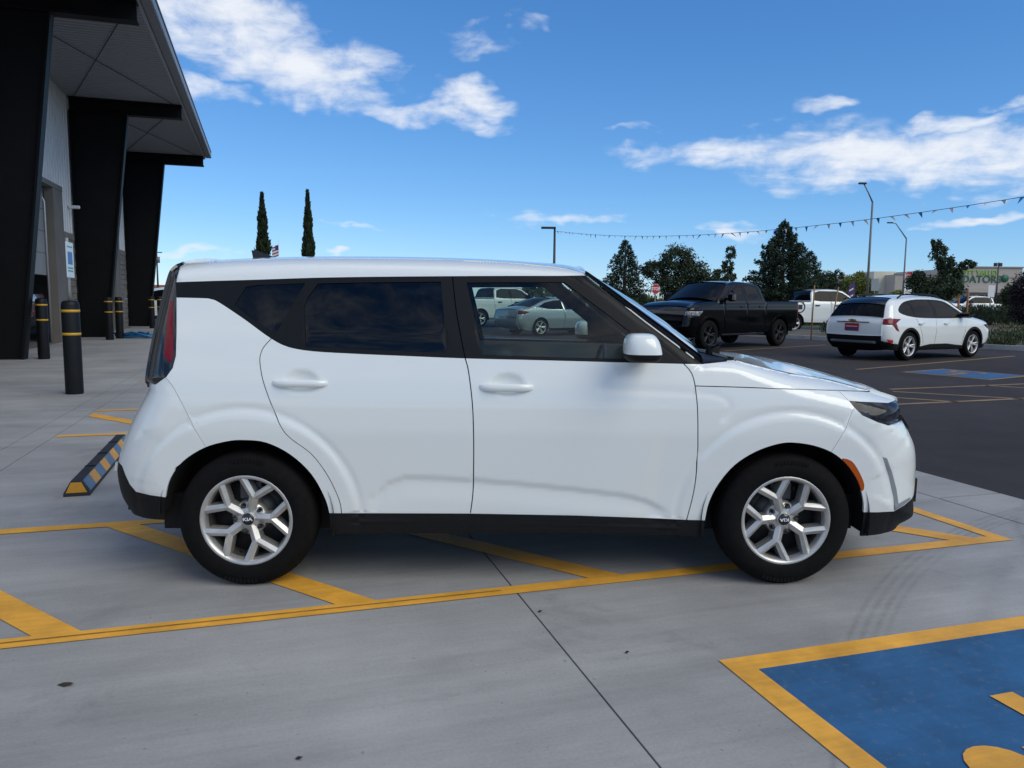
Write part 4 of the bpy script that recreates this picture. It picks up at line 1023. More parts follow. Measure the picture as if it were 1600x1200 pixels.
def crossover(name, lab, loc, yaw, paint, sc_=1.0, group=None, full=False):
    Wd = ([.18, .26, .40, .62, .85, 1.0, 1.08, 1.3, 1.5, 1.6], [.80, .86, .89, .905, .905, .875, .845, .75, .66, .63])
    gr = [mkg([(-2.05, .27, .22, .26, .05, 'rear_valance'), (-2.20, .42, .22, .28, .06, 'rear_valance'), (-2.25, .60, .22, .28, .07, 'tailgate'), (-2.24, .86, .22, .26, .07, 'tailgate'), (-2.17, 1.02, .20, .22, .07, 'rear_window'), (-1.98, 1.32, .16, .14, .06, 'spoiler'), (-1.78, 1.455, .15, .10, .04, 'spoiler'), (-1.66, 1.48, .15, .09, .03, 'spoiler')]),
          mkg([(-1.66, 1.48, .16, .09, .03, 'body'), (-1.1, 1.535, .17, .09, .03, 'body'), (-.5, 1.555, .17, .09, .03, 'body'), (.1, 1.53, .17, .09, .03, 'body'), (.45, 1.455, .10, .06, .05, 'body')]),
          mkg([(.45, 1.455, .06, .05, .06, 'windshield'), (.8, 1.26, .05, .05, .10, 'windshield'), (1.15, 1.06, .06, .06, .12, 'windshield')]),
          mkg([(1.15, 1.06, .2, .1, .06, 'body'), (1.5, 1.03, .22, .12, .05, 'body'), (1.95, .95, .22, .14, .05, 'body'), (2.14, .86, .24, .2, .06, 'body')]),
          mkg([(2.14, .86, .26, .3, .06, 'grille'), (2.24, .68, .28, .34, .08, 'grille'), (2.24, .45, .28, .34, .08, 'front_valance'), (2.10, .25, .26, .3, .08, 'front_valance')])]
    bot = [(1.8, .22), (-1.8, .24)]
    reg = [('cladding', [(-2.4, .0), (2.4, .0), (2.4, .36), (1.2, .30), (.6, .34), (.2, .38), (-.5, .38), (-.95, .32), (-2.0, .42), (-2.4, .52)]),
           ('cladding', circ(-1.35, .35, .445)), ('cladding', circ(1.35, .35, .445)),
           ('window_surround', spline([(-1.72, 1.16), (-1.52, 1.36), (-1.1, 1.455), (-.4, 1.475), (.2, 1.44), (.55, 1.30), (.98, 1.05), (.6, 1.015), (-.3, 1.01), (-1.2, 1.04)], 3, True)),
           ('quarter_window', spline([(-1.62, 1.18), (-1.48, 1.33), (-1.25, 1.40), (-1.12, 1.07), (-1.3, 1.075)], 2, True)),
           ('rear_side_window', [(-1.20, 1.41), (-.9, 1.445), (-.38, 1.45), (-.33, 1.045), (-1.07, 1.06)]),
           ('front_side_window', [(-.28, 1.45), (.18, 1.415), (.48, 1.29), (.86, 1.07), (.55, 1.045), (-.24, 1.04)]),
           ('tail_lamp', [(-2.5, .985), (-2.0, 1.01), (-1.72, 1.0), (-1.92, .90), (-1.80, .70), (-1.92, .74), (-2.05, .86), (-2.5, .88)]),
           ('headlamp', [(1.75, .84), (2.4, .86), (2.4, .74), (1.95, .74)]),
           ('reflector', [(-2.16, .52), (-2.0, .50), (-1.98, .43), (-2.1, .44)]),
           ('panel_gap', strip([(-.30, 1.0), (-.29, .7), (-.32, .4)], .005)), ('panel_gap', strip([(-1.12, 1.03), (-1.0, .85), (-.86, .6), (-.80, .4)], .005)), ('panel_gap', strip([(.98, 1.03), (.96, .7), (.86, .36)], .005)),
           ('hole', circ(-1.35, .35, .385)+[]), ('hole', circ(1.35, .35, .385)), ('hole', [(-1.70, .35), (-1.0, .35), (-1.0, -.3), (-1.70, -.3)]), ('hole', [(1.0, .35), (1.70, .35), (1.70, -.3), (1.0, -.3)])]
    mats = {'body': paint, 'tailgate': paint, 'rear_valance': M_blk, 'rear_window': M_dkglass, 'spoiler': M_gloss, 'windshield': M_dkglass, 'grille': M_gloss, 'front_valance': M_blk, 'cladding': M_blk, 'window_surround': M_trim,
            'quarter_window': M_dkglass, 'rear_side_window': M_dkglass, 'front_side_window': M_dkglass, 'tail_lamp': M_red, 'headlamp': M_dkglass, 'reflector': mat('red_reflector', (.55, .02, .02), .25), 'panel_gap': M_void}
    root, B = vehicle(name, lab, 'car', loc, yaw, Wd, gr, bot, reg, dict(R=.345, rr=.235, x=(-1.35, 1.35)), mats, group, .045, .79, None, sc_, .22,
                      {'cladding': .006, 'quarter_window': -.004, 'rear_side_window': -.004, 'front_side_window': -.004, 'panel_gap': -.01, 'tail_lamp': .006, 'reflector': .008})
    for sgn in (-1, 1):
        ms = MB(); ms.box(.72, .86, sgn*.90, sgn*1.06, 1.02, 1.16, bev=.035); ms.box(.76, .84, sgn*.80, sgn*.92, 1.03, 1.07); ms.build('side_mirror', M_gloss, root)
        if full:
            MB().tube([(-1.5, sgn*.60, 1.50), (-1.35, sgn*.60, 1.575), (-.6, sgn*.60, 1.605), (.05, sgn*.60, 1.575), (.22, sgn*.60, 1.51)], .02, 6).build('roof_rail', M_trim, root)
            for x in (-.95, .1): MB().box(x-.09, x+.09, sgn*.915, sgn*.935, .87, .90, bev=.008).build('door_handle', paint, root)
    return root
def rear_x(B_x, z): return B_x

trax = crossover('crossover', 'white crossover seen from behind with red dealer plate, parked on the asphalt', (10.32, 20.05, 0), math.radians(30), M_white, 1.0, None, True)
# rear face details: plate, emblem, tailgate recess, valance bar
MB().box(-2.335, -2.318, -.19, .19, .70, .88).build('number_plate', mat('plate_red', (.42, .01, .015), .4), trax)
MB().box(-2.340, -2.336, -.17, .17, .72, .775).build('plate_band', mat('plate_navy', (.03, .06, .18), .4), trax)
MB().box(-2.340, -2.336, -.16, .16, .80, .815).build('plate_text', M_wht, trax)
M_gold = mat('emblem_gold', (.45, .28, .06), .3, metal=.7)
MB().prism([(-.10, -.018), (-.035, -.018), (-.03, -.03), (.03, -.03), (.035, -.018), (.10, -.018), (.092, .018), (.035, .018), (.03, .03), (-.03, .03), (-.035, .018), (-.108, .018)], -2.335, -2.32, lambda a, b, q: (q, a, .955+b)).build('emblem', M_gold, trax)
MB().box(-2.322, -2.30, -.45, .45, .905, .925, bev=.006).build('tailgate_handle', M_trim, trax)
MB().box(-2.31, -2.20, -.62, .62, .40, .47, bev=.02).build('skid_bar', mat('valance_grey', (.10, .105, .115), .5), trax)

def pickup(name, lab, loc, yaw, paint, group=None, sc_=1.0, rim=None, chrome=True):
    Wd = ([.3, .42, .6, .9, 1.15, 1.32, 1.42, 1.6, 1.9, 2.0], [.88, .94, .975, .99, 1.0, .985, .94, .87, .74, .71])
    gr = [mkg([(-2.70, .55, .10, .14, .02, 'rear_bumper'), (-2.88, .60, .10, .14, .03, 'rear_bumper'), (-2.92, .82, .10, .14, .03, 'tailgate'), (-2.92, 1.2, .08, .10, .03, 'tailgate'), (-2.90, 1.38, .06, .06, .02, 'tailgate')]),
          mkg([(-2.90, 1.38, .03, .03, -.02, 'bed_cover'), (-1.9, 1.375, .03, .03, -.02, 'bed_cover'), (-1.02, 1.37, .03, .03, -.02, 'bed_cover')]),  # flat black lid painted as the shade inside the open bed
          mkg([(-1.02, 1.37, .04, .04, .02, 'body'), (-1.0, 1.45, .06, .06, .03, 'rear_window'), (-.93, 1.78, .08, .08, .03, 'rear_window'), (-.80, 1.89, .12, .08, .02, 'body')]),
          mkg([(-.80, 1.89, .14, .08, .02, 'body'), (-.3, 1.955, .15, .08, .03, 'body'), (.3, 1.955, .15, .08, .03, 'body'), (.72, 1.89, .08, .06, .05, 'body')]),
          mkg([(.72, 1.89, .05, .05, .06, 'windshield'), (1.05, 1.66, .05, .05, .10, 'windshield'), (1.48, 1.37, .05, .05, .12, 'windshield')]),
          mkg([(1.48, 1.37, .12, .10, .06, 'body'), (1.9, 1.35, .16, .14, .06, 'body'), (2.45, 1.29, .16, .14, .06, 'body'), (2.72, 1.20, .18, .16, .05, 'body')]),
          mkg([(2.72, 1.20, .18, .2, .05, 'grille'), (2.82, 1.05, .20, .24, .07, 'grille'), (2.88, .82, .22, .26, .07, 'front_bumper'), (2.90, .60, .22, .26, .08, 'front_bumper'), (2.72, .40, .2, .24, .06, 'front_bumper')])]
    bot = [(2.4, .40), (-2.5, .48)]
    X = (-1.835, 1.835)
    reg = [('window_surround', [(-.90, 1.45), (-.80, 1.80), (-.5, 1.885), (.4, 1.885), (.70, 1.80), (1.30, 1.41), (.9, 1.40), (-.5, 1.41)]),
           ('rear_side_window', [(-.80, 1.47), (-.73, 1.77), (-.5, 1.84), (-.04, 1.845), (-.02, 1.44)]),
           ('front_side_window', [(.06, 1.845), (.38, 1.845), (.62, 1.78), (1.12, 1.44), (.06, 1.435)]),
           ('headlamp', [(2.2, 1.10), (2.98, 1.10), (2.98, .96), (2.35, .97)]), ('tail_lamp', [(-3.1, 1.30), (-2.82, 1.30), (-2.80, .98), (-3.1, .98)]),
           ('panel_gap', strip([(.02, 1.42), (.02, .9), (.0, .55)], .006)), ('panel_gap', strip([(-.98, 1.38), (-.98, .9), (-.96, .5)], .008)), ('panel_gap', strip([(1.16, 1.40), (1.16, .9), (1.10, .52)], .006))]
    for x in X: reg += [('arch_trim', circ(x, .42, .56)), ('hole', circ(x, .42, .50)), ('hole', [(x-.47, .42), (x+.47, .42), (x+.47, -.3), (x-.47, -.3)])]
    mats = {'body': paint, 'tailgate': paint, 'bed_cover': M_blk, 'rear_window': M_dkglass, 'windshield': M_dkglass, 'grille': M_gloss, 'front_bumper': paint, 'rear_bumper': M_blk, 'window_surround': M_trim, 'rear_side_window': M_dkglass,
            'front_side_window': M_dkglass, 'headlamp': mat('pickup_lamp', (.25, .26, .28), .1, coat=1, noise=(9, .8, 3)), 'tail_lamp': M_red, 'panel_gap': M_void, 'arch_trim': paint}
    root, B = vehicle(name, lab, 'pickup', loc, yaw, Wd, gr, bot, reg, dict(R=.42, rr=.27, x=X), mats, group, .06, .86, rim, sc_, .27,
                      {'rear_side_window': -.004, 'front_side_window': -.004, 'panel_gap': -.01, 'headlamp': .004, 'arch_trim': .02})
    for sgn in (-1, 1):
        ms = MB(); ms.box(.95, 1.12, sgn*1.02, sgn*1.24, 1.38, 1.62, bev=.04); ms.box(.98, 1.08, sgn*.88, sgn*1.05, 1.42, 1.48); ms.build('side_mirror', M_gloss, root)
        for x in (.18, -.80): MB().box(x-.02, x+.20, sgn*.995, sgn*1.02, 1.20, 1.25, bev=.01).build('door_handle', M_gloss, root)
        MB().box(-.95, 1.25, sgn*.90, sgn*1.0, .38, .44, bev=.02).build('side_step', M_blk, root)
    return root, B
M_bpaint = mat('black_car_paint', (.0015, .0018, .003), .07, spec=.28)
M_brim = mat('black_alloy', (.02, .02, .022), .35, metal=.5)
ram, _ = pickup('pickup', 'black crew cab pickup facing left in front of the conifers', (6.38, 23.85, 0), math.radians(180+40), M_bpaint, None, 1.0, M_brim)
def sedan(name, lab, loc, yaw, paint, group=None):
    Wd = ([.15, .25, .45, .65, .85, .95, 1.05, 1.25, 1.42], [.78, .85, .89, .91, .90, .88, .84, .72, .60])
    gr = [mkg([(-2.25, .28, .2, .25, .05, 'rear_bumper'), (-2.42, .45, .2, .28, .07, 'rear_bumper'), (-2.43, .72, .2, .28, .08, 'trunk_lid'), (-2.36, .98, .2, .18, .06, 'trunk_lid')]),
          mkg([(-2.36, .98, .16, .1, .04, 'body'), (-2.1, 1.05, .12, .08, .04, 'body'), (-1.85, 1.09, .1, .06, .06, 'rear_window'), (-1.2, 1.32, .1, .06, .08, 'rear_window'), (-.75, 1.41, .12, .07, .05, 'body'), (-.2, 1.445, .14, .08, .04, 'body'), (.25, 1.42, .1, .07, .05, 'body'), (.4, 1.39, .1, .06, .06, 'windshield'), (1.35, .98, .1, .08, .1, 'windshield')]),
          mkg([(1.35, .98, .2, .12, .06, 'body'), (1.8, .92, .22, .14, .06, 'body'), (2.25, .78, .24, .2, .06, 'body')]), mkg([(2.25, .78, .28, .3, .08, 'grille'), (2.42, .55, .3, .35, .1, 'front_bumper'), (2.30, .24, .28, .3, .08, 'front_bumper')])]
    reg = [('window_surround', spline([(-1.75, 1.09), (-1.2, 1.29), (-.7, 1.37), (-.1, 1.39), (.4, 1.33), (1.1, .99), (.3, .97), (-1.0, .99)], 3, True)), ('rear_side_window', [(-1.5, 1.10), (-1.15, 1.26), (-.7, 1.345), (-.34, 1.36), (-.32, 1.005), (-1.1, 1.02)]),
           ('front_side_window', [(-.26, 1.36), (.1, 1.355), (.38, 1.30), (.92, 1.01), (-.24, 1.0)]), ('tail_lamp', [(-2.6, .96), (-2.1, .94), (-1.95, .90), (-2.2, .82), (-2.6, .82)]), ('headlamp', [(1.9, .74), (2.6, .72), (2.6, .62), (2.1, .64)]),
           ('panel_gap', strip([(-.29, .98), (-.29, .6), (-.32, .28)], .005)), ('sill', [(-1, .30), (1, .30), (1, .1), (-1, .1)])]
    for x in (-1.42, 1.42): reg += [('hole', circ(x, .34, .375)), ('hole', [(x-.34, .34), (x+.34, .34), (x+.34, -.3), (x-.34, -.3)])]
    mats = {'body': paint, 'trunk_lid': paint, 'rear_bumper': paint, 'front_bumper': paint, 'rear_window': M_dkglass, 'windshield': M_dkglass, 'grille': M_gloss, 'window_surround': M_chrome, 'rear_side_window': M_dkglass, 'front_side_window': M_dkglass,
            'tail_lamp': M_red, 'headlamp': M_dkglass, 'panel_gap': M_void, 'sill': M_blk}
    root, B = vehicle(name, lab, 'car', loc, yaw, Wd, gr, [(1.9, .18), (-1.9, .2)], reg, dict(R=.335, rr=.235, x=(-1.42, 1.42)), mats, group, .06, .79, None, 1.0, .22, {'panel_gap': -.01, 'rear_side_window': -.004, 'front_side_window': -.004})
    for sgn in (-1, 1): MB().box(.72, .86, sgn*.90, sgn*1.05, .98, 1.1, bev=.03).build('side_mirror', paint, root)
    return root
M_silver = mat('silver_car_paint', (.42, .45, .45), .28, metal=.35, coat=1.0)
sd = sedan('sedan', 'silver sedan seen through the front side window of the hatchback', (1.75, 30.6, 0), math.radians(34), M_silver)
pickup('pickup', 'white pickup behind the silver sedan, seen through the hatchback windows', (-.6, 39.5, 0), math.radians(34), M_white)

# ------------------------------------------------------------------ verges, road, far ground
KA = np.array([10.9, 28.9]); KD = np.array([.60, -.80]); KN = np.array([.80, .60])
def KP(a, n): p = KA+KD*a+KN*n; return (float(p[0]), float(p[1]))
M_kerb = mat('kerb_concrete', (.36, .36, .36), .8, noise=(2, .15))
M_verge = mat('planting_soil', (.10, .085, .055), .95, noise=(1.2, .4))
M_grass = mat('verge_grass', (.085, .12, .035), .95, noise=(1.5, .35, 8))
M_dry = mat('dry_bank', (.15, .11, .065), .95, noise=(.6, .25, 8))
def band(name, n0, n1, z, m, a0=-70, a1=60): return sheet(name, [KP(a0, n0), KP(a1, n0), KP(a1, n1), KP(a0, n1)], z, m, kind='structure')
band('planting_strip', .15, 5.2, .06, M_verge); band('road', 5.35, 9.6, -.01, M_road); band('grass_verge', 9.75, 14.5, .10, M_grass); band('dry_bank', 14.5, 60, .10, M_dry)
for n0 in (0, 5.2, 9.6):
    for a in range(-10, 8): 
        P = [KP(a*6+.01, n0), KP(a*6+5.99, n0), KP(a*6+5.99, n0+.15), KP(a*6+.01, n0+.15)]
        mb = MB().prism(P, -.02, .13); o = mb.build('kerb', M_kerb); o['kind'] = 'structure'
# markings on the asphalt
LA = 'faded stall lines on the asphalt'
def aline(lab, p, q, w=.10):
    P, Q = G(*p, -.012), G(*q, -.012); d = (Q-P)[:2]; d /= np.hypot(*d); n = np.array([-d[1], d[0]])*w/2
    tag(sheet('painted_line', [P[:2]+n, Q[:2]+n, Q[:2]-n, P[:2]-n], -.008, M_yela), lab, 'line', LA)
aline('faded yellow stall line running towards the white crossover', (1338, 577.5), (1585, 556.5))
aline('upper faded yellow line below the far blue parking panel', (1390, 608.5), (1640, 598.5))
aline('lowest faded yellow line crossing the dark asphalt', (1392, 632.5), (1640, 621))
aline('faded hatch line between the two lower asphalt lines, upper one', (1540, 602.5), (1640, 608.5), .09)
aline('faded hatch line sloping down beside the hatchback nose', (1395, 612), (1640, 626), .09)
aline('faded hatch line ending near the hatchback headlamp', (1393, 621), (1500, 628.5), .09)
aline('faded yellow stall line behind the black pickup', (1130, 548.5), (1290, 539))
bp = G(1508, 584.5, -.012); pan2 = empty('accessible_parking_panel', (bp[0], bp[1], 0), math.radians(33)); tag(pan2, 'small blue accessible parking panel far off on the dark asphalt', 'paint marking')
MB().add([(-.80, -.86, -.008), (.80, -.86, -.008), (.80, .86, -.008), (-.80, .86, -.008)], [(0, 1, 2, 3)]).build('border', M_yela, pan2)
MB().add([(-.70, -.76, -.004), (.70, -.76, -.004), (.70, .76, -.004), (-.70, .76, -.004)], [(0, 1, 2, 3)]).build('field', M_blue, pan2)
wheelchair(pan2, 0, 0, 1.25, math.radians(90), .0, M_yela)

# ------------------------------------------------------------------ vegetation
def leafmat(name, col, var=.35):
    m = mat(name, col, .7, spec=.25); nt = m.node_tree; b = nt.nodes['Principled BSDF']; N = nt.nodes; L = nt.links.new
    g = N.new('ShaderNodeNewGeometry'); r = N.new('ShaderNodeMapRange'); L(g.outputs['Random Per Island'], r.inputs[0]); r.inputs[3].default_value = 1-var; r.inputs[4].default_value = 1+var
    v = N.new('ShaderNodeVectorMath'); v.operation = 'SCALE'; v.inputs[0].default_value = col; L(r.outputs[0], v.inputs['Scale']); L(v.outputs[0], b.inputs['Base Color']); return m
M_conif = leafmat('conifer_needles', (.034, .056, .034)); M_cyp = leafmat('cypress_foliage', (.024, .038, .016)); M_leaf = leafmat('dark_leaves', (.044, .064, .034)); M_yelleaf = leafmat('yellow_green_leaves', (.14, .17, .04)); M_purp = leafmat('purple_leaves', (.020, .013, .020))
M_sage = leafmat('sage_leaves', (.07, .09, .045)); M_bark = mat('bark', (.09, .065, .045), .95, noise=(8, .3)); M_olive = leafmat('olive_leaves', (.055, .075, .030))
def leaves(name, P, D_, size, m, parent, asp=.45, rs=None):
    """many small leaf faces: P centres, D_ directions"""
    rs = rs or np.random.RandomState(len(P)); n = len(P); P = np.array(P); D_ = np.array(D_, float); D_ /= np.linalg.norm(D_, axis=1)[:, None]+1e-9
    R_ = rs.normal(size=(n, 3)); S_ = np.cross(D_, R_); S_ /= np.linalg.norm(S_, axis=1)[:, None]+1e-9
    sz = size*rs.uniform(.6, 1.4, n)[:, None]; a = P-D_*sz*.5; b = P+S_*sz*asp*.5; c = P+D_*sz*.5; d = P-S_*sz*asp*.5
    V = np.stack([a, b, c, d], 1).reshape(-1, 3); F = np.arange(4*n).reshape(n, 4)
    me = bpy.data.meshes.new(name); me.from_pydata(V.tolist(), [], F.tolist()); return obj(name, me, m, parent)
def conifer(u, y, H, R0, lab, n=9000, seed=1, m=None, gap=0.0):
    p = DP(u, 470, y); rs = np.random.RandomState(seed); t = empty('conifer_tree', (p[0], p[1], 0)); tag(t, lab, 'tree', None)
    MB().tube([(0, 0, -.1), (0, 0, H*.5), (0, 0, H*.97)], [R0*.07, R0*.045, .015], 7).build('trunk', M_bark, t)
    P = []; D_ = []; nb = 190
    for k in range(nb):
        z = H*(.06+.93*(k/nb)**.9); an = k*2.399+rs.uniform(-.3, .3); L_ = R0*(1-z/H)**.80*rs.uniform(.66, 1.15)+.08
        m_ = max(10, int(n/nb*L_/R0*4.2))
        for q in range(m_):
            r = L_*rs.uniform(.12, 1)**.7; w = .22*L_*(1-r/L_*.6); zz = z-.16*r+.10*r*r/L_+rs.normal()*.06*H/5; off = rs.normal()*w*.55
            P.append((r*math.cos(an)-off*math.sin(an), r*math.sin(an)+off*math.cos(an), max(zz, .1))); D_.append((math.cos(an)+rs.normal()*.5, math.sin(an)+rs.normal()*.5, -.1+rs.normal()*.35))
    for q in range(60): P.append((rs.normal()*.05, rs.normal()*.05, H*(.93+.07*rs.rand()))); D_.append((rs.normal()*.3, rs.normal()*.3, 1))
    leaves('crown', P, D_, .115*H/5, m or M_conif, t, .42, rs); return t
def broad(u, y, H, blobs, lab, n=3000, leaf=.16, m=None, seed=3, trunk=.06, zb=.35, x=None):
    """blobs: (dx, dy, z, rx, rz) foliage masses carried by limbs"""
    p = DP(u, 470, y) if x is None else (x, y); rs = np.random.RandomState(seed); t = empty('tree', (p[0], p[1], 0)); tag(t, lab, 'tree', None)
    mb = MB(); mb.tube([(0, 0, -.1), (.03, .02, H*zb*.5), (-.02, 0, H*zb)], [trunk, trunk*.8, trunk*.7], 7)
    for (dx, dy, z, rx, rz) in blobs: mb.tube([(-.02, 0, H*zb), (dx*.5, dy*.5, (H*zb+z)/2+.1), (dx, dy, z)], [trunk*.55, trunk*.35, trunk*.12], 5)
    mb.build('trunk', M_bark, t); P = []; D_ = []; tot = sum(b[3]*b[3]*b[4] for b in blobs)
    for (dx, dy, z, rx, rz) in blobs:
        k = int(2.6*n*(rx*rx*rz/tot)**.8)+140; ns = max(7, k//34)
        for s_ in range(ns):
            v = rs.normal(size=3); v /= np.linalg.norm(v); f = rs.uniform(.35, 1.0)**.6; c = np.array([dx+v[0]*rx*f, dy+v[1]*rx*f, z+v[2]*rz*f])
            for q in range(k//ns): P.append(c+rs.normal(size=3)*np.array([rx, rx, rz])*.17); D_.append(v*.5+rs.normal(size=3)*.6+np.array([0, 0, -.35]))
    leaves('crown', P, D_, leaf*.66, m or M_leaf, t, .45, rs); return t
def cypress(u, y, vtop, lab, R0, seed):
    p = DP(u, 466, y); H = DP(u, vtop, y)[2]; rs = np.random.RandomState(seed); t = empty('cypress_tree', (p[0], p[1], 0)); tag(t, lab, 'tree', None)
    MB().tube([(0, 0, -.1), (0, 0, H*.9)], [.2, .03], 6).build('trunk', M_bark, t); P = []; D_ = []
    for k in range(5200):
        z = H*rs.uniform(.03, 1)**.9; r = R0*min(1, (1-z/H)*1.9+.02)**.75*(1+.18*math.sin(z*2.1+k*.0)+.1*rs.normal()); a = rs.uniform(0, 6.283); f = rs.uniform(.55, 1.0)
        P.append((r*f*math.cos(a), r*f*math.sin(a), z)); D_.append((math.cos(a)*.35+rs.normal()*.2, math.sin(a)*.35+rs.normal()*.2, 1))
    leaves('crown', P, D_, .55, M_cyp, t, .35, rs)
cypress(413, 85, 303, 'slender cypress behind the roof aerial, left one with a bulging side', .74, 5)
cypress(483.5, 85, 299, 'slender pointed cypress standing right of the roof aerial', .62, 6)
conifer(975, 44, 4.75, 2.2, 'small conifer left of the stop sign, above the hatchback windshield', 11000, 2)
conifer(1220, 43, 5.80, 3.0, 'tall conifer directly behind the black pickup', 22000, 4)
conifer(1262, 46.5, 4.40, 2.3, 'lower conifer on the right flank of the tall conifer', 13000, 9)
broad(1055, 40, 4.3, [(0, 0, 3.5, .8, .7), (-1.0, .3, 2.9, .7, .5), (.8, -.2, 2.9, .8, .55), (.2, .3, 2.2, 1.2, .6), (-1.3, 0, 3.1, .35, .3), (1.4, 0, 2.4, .5, .4)], 'loose dark broadleaf tree between the stop sign and the black pickup', 3800, .20, None, 3, .07, .3)
broad(1135, 41, 4.2, [(.15, 0, 3.9, .28, .35), (.0, 0, 3.2, .3, .3), (-.3, 0, 2.7, .45, .35), (.25, 0, 2.7, .25, .3), (-.7, 0, 2.4, .35, .25)], 'thin young tree with one tall shoot above the black pickup cab', 900, .19, None, 11, .035, .4)
broad(1290, 38, 3.0, [(0, 0, 2.4, .45, .5), (.3, 0, 1.9, .5, .5), (-.4, 0, 2.0, .45, .45), (.55, 0, 2.6, .25, .3)], 'drooping staked tree between the tall conifer and the white crossover', 1800, .17, M_leaf, 12, .045, .4)
broad(1337, 75, 4.4, [(0, 0, 3.1, 1.3, .9), (.9, 0, 2.6, 1.0, .8), (-.9, 0, 2.5, .9, .8), (.2, 0, 3.8, .6, .5)], 'yellow-green tree behind the purple feather flag', 2600, .30, M_yelleaf, 13, .08, .25)
broad(1474, 34, 4.2, [(-.35, 0, 3.6, .32, .42), (-.05, 0, 3.0, .40, .45), (-1.2, 0, 2.3, .42, .45), (.1, 0, 2.1, .6, .5), (.95, 0, 3.05, .28, .22), (-.5, 0, 2.0, .8, .5), (.5, 0, 2.7, .25, .25), (-.55, 0, 4.0, .16, .2)], 'drooping dark tree standing in front of the store sign letters', 3200, .19, None, 14, .06, .3)
broad(1440, 82, 3.0, [(0, 0, 2.3, 2.2, .8), (2.0, 0, 2.1, 1.5, .7), (-2.2, 0, 2.0, 1.4, .6)], 'bright olive rounded tree left of the far stop sign', 2600, .35, M_yelleaf, 15, .1, .3)
broad(1578, 48, 2.8, [(0, 0, 1.9, .5, .7), (.2, 0, 1.2, .6, .6)], 'dull olive bushy tree right of the store lettering', 2200, .20, M_olive, 16, .06, .3)
broad(1606, 42, 3.3, [(0, 0, 2.1, .85, 1.0), (.1, 0, 1.2, .95, .9), (.2, 0, 2.8, .5, .6)], 'very dark purple-leaved tree cut by the right picture edge', 4200, .17, M_purp, 17, .06, .2)
def shrub(x, y, h, r, lab, m, seed, n=700, leaf=.09):
    rs = np.random.RandomState(seed); t = empty('shrub', (x, y, .05)); tag(t, lab, 'shrub', 'shrubs on the verges'); P = []; D_ = []
    for k in range(n):
        v = rs.normal(size=3); v /= np.linalg.norm(v); f = rs.uniform(.4, 1); P.append((v[0]*r*f, v[1]*r*f, h*.5+v[2]*h*.5*f)); D_.append((v[0]*.5+rs.normal()*.2, v[1]*.5+rs.normal()*.2, 1))
    leaves('foliage', P, D_, leaf, m, t, .3, rs); MB().tube([(0, 0, -.05), (0, 0, h*.5)], .02, 5).build('stem', M_bark, t)
i = 0
for u, v, h, r, lab, m in ((1552, 540, .55, .55, 'small green shrub on the verge beside the crossover nose', M_sage), (1578, 539, .75, .6, 'taller green shrub on the verge near the right picture edge', M_sage), (1598, 541, .6, .6, 'green shrub on the verge at the right picture edge', M_sage),
                           (1565, 544, .35, .5, 'low green shrub hugging the kerb at right', M_olive), (1296, 525, .6, .45, 'dark shrub at the left rear corner of the white crossover', M_leaf)):
    p = G(u, v); i += 1; shrub(p[0], p[1], h, r, lab, m, 30+i)
for u, y, h, r, lab, m in ((1518, 44, 1.3, 1.6, 'dark hedge-like shrub in front of the far white pickup', M_leaf), (1548, 46, 1.3, 1.7, 'dark hedge-like shrub right of the far white pickup', M_leaf), (1585, 47, 1.2, 1.4, 'dark shrub at the foot of the purple tree', M_olive),
                           (1010, 47, 1.9, 2.0, 'yellow-green shrub behind the left stop sign', M_yelleaf), (955, 50, 1.7, 2.2, 'dark shrub left of the small conifer', M_leaf), (1085, 49, 1.8, 2.4, 'dark shrub behind the loose broadleaf tree', M_leaf), (1150, 52, 1.8, 2.4, 'dark shrub behind the pickup cab', M_olive)):
    p = DP(u, 470, y); i += 1; shrub(p[0], p[1], h, r, lab, m, 30+i, 1600, .2)
# far tree belt along the horizon
rs = np.random.RandomState(77); P = []; D_ = []
for k in range(9000):
    a = rs.uniform(-1.0, .78); d = rs.uniform(330, 420); hh = 4.5+2.5*math.sin(a*23)+2*math.sin(a*61); z = rs.uniform(0, 1)*max(hh, 1.5); P.append((d*math.sin(a), d*math.cos(a), z)); D_.append(rs.normal(size=3))
fb = leaves('far_trees', P, D_, 3.2, M_olive, None, .7, rs); tag(fb, 'distant belt of trees along the horizon', 'trees', None, 'stuff')
# tree stakes
for u, v, hgt, lab in ((1267, 531, 2.0, 'pale wooden tree stake left of the white crossover'), (1294, 530, 1.95, 'leaning wooden tree stake touching the crossover roof corner in view')):
    p = G(u, v); o = MB().tube([(0, 0, -.1), (.03 if u < 1280 else .28, 0, hgt)], .024, 6).build('tree_stake', mat('stake_wood', (.26, .15, .06), .8), None, p); tag(o, lab, 'stake', 'wooden tree stakes')
for u, y, lab in ((1498, 36, 'orange wooden stake left of the drooping tree trunk'), (1512, 36, 'thin orange wooden stake right of the drooping tree trunk')):
    p = DP(u, 470, y); o = MB().tube([(p[0], p[1], 0), (p[0], p[1], 1.95)], .045, 6).build('tree_stake', mat('stake_orange', (.30, .12, .04), .8)); tag(o, lab, 'stake', 'wooden tree stakes')

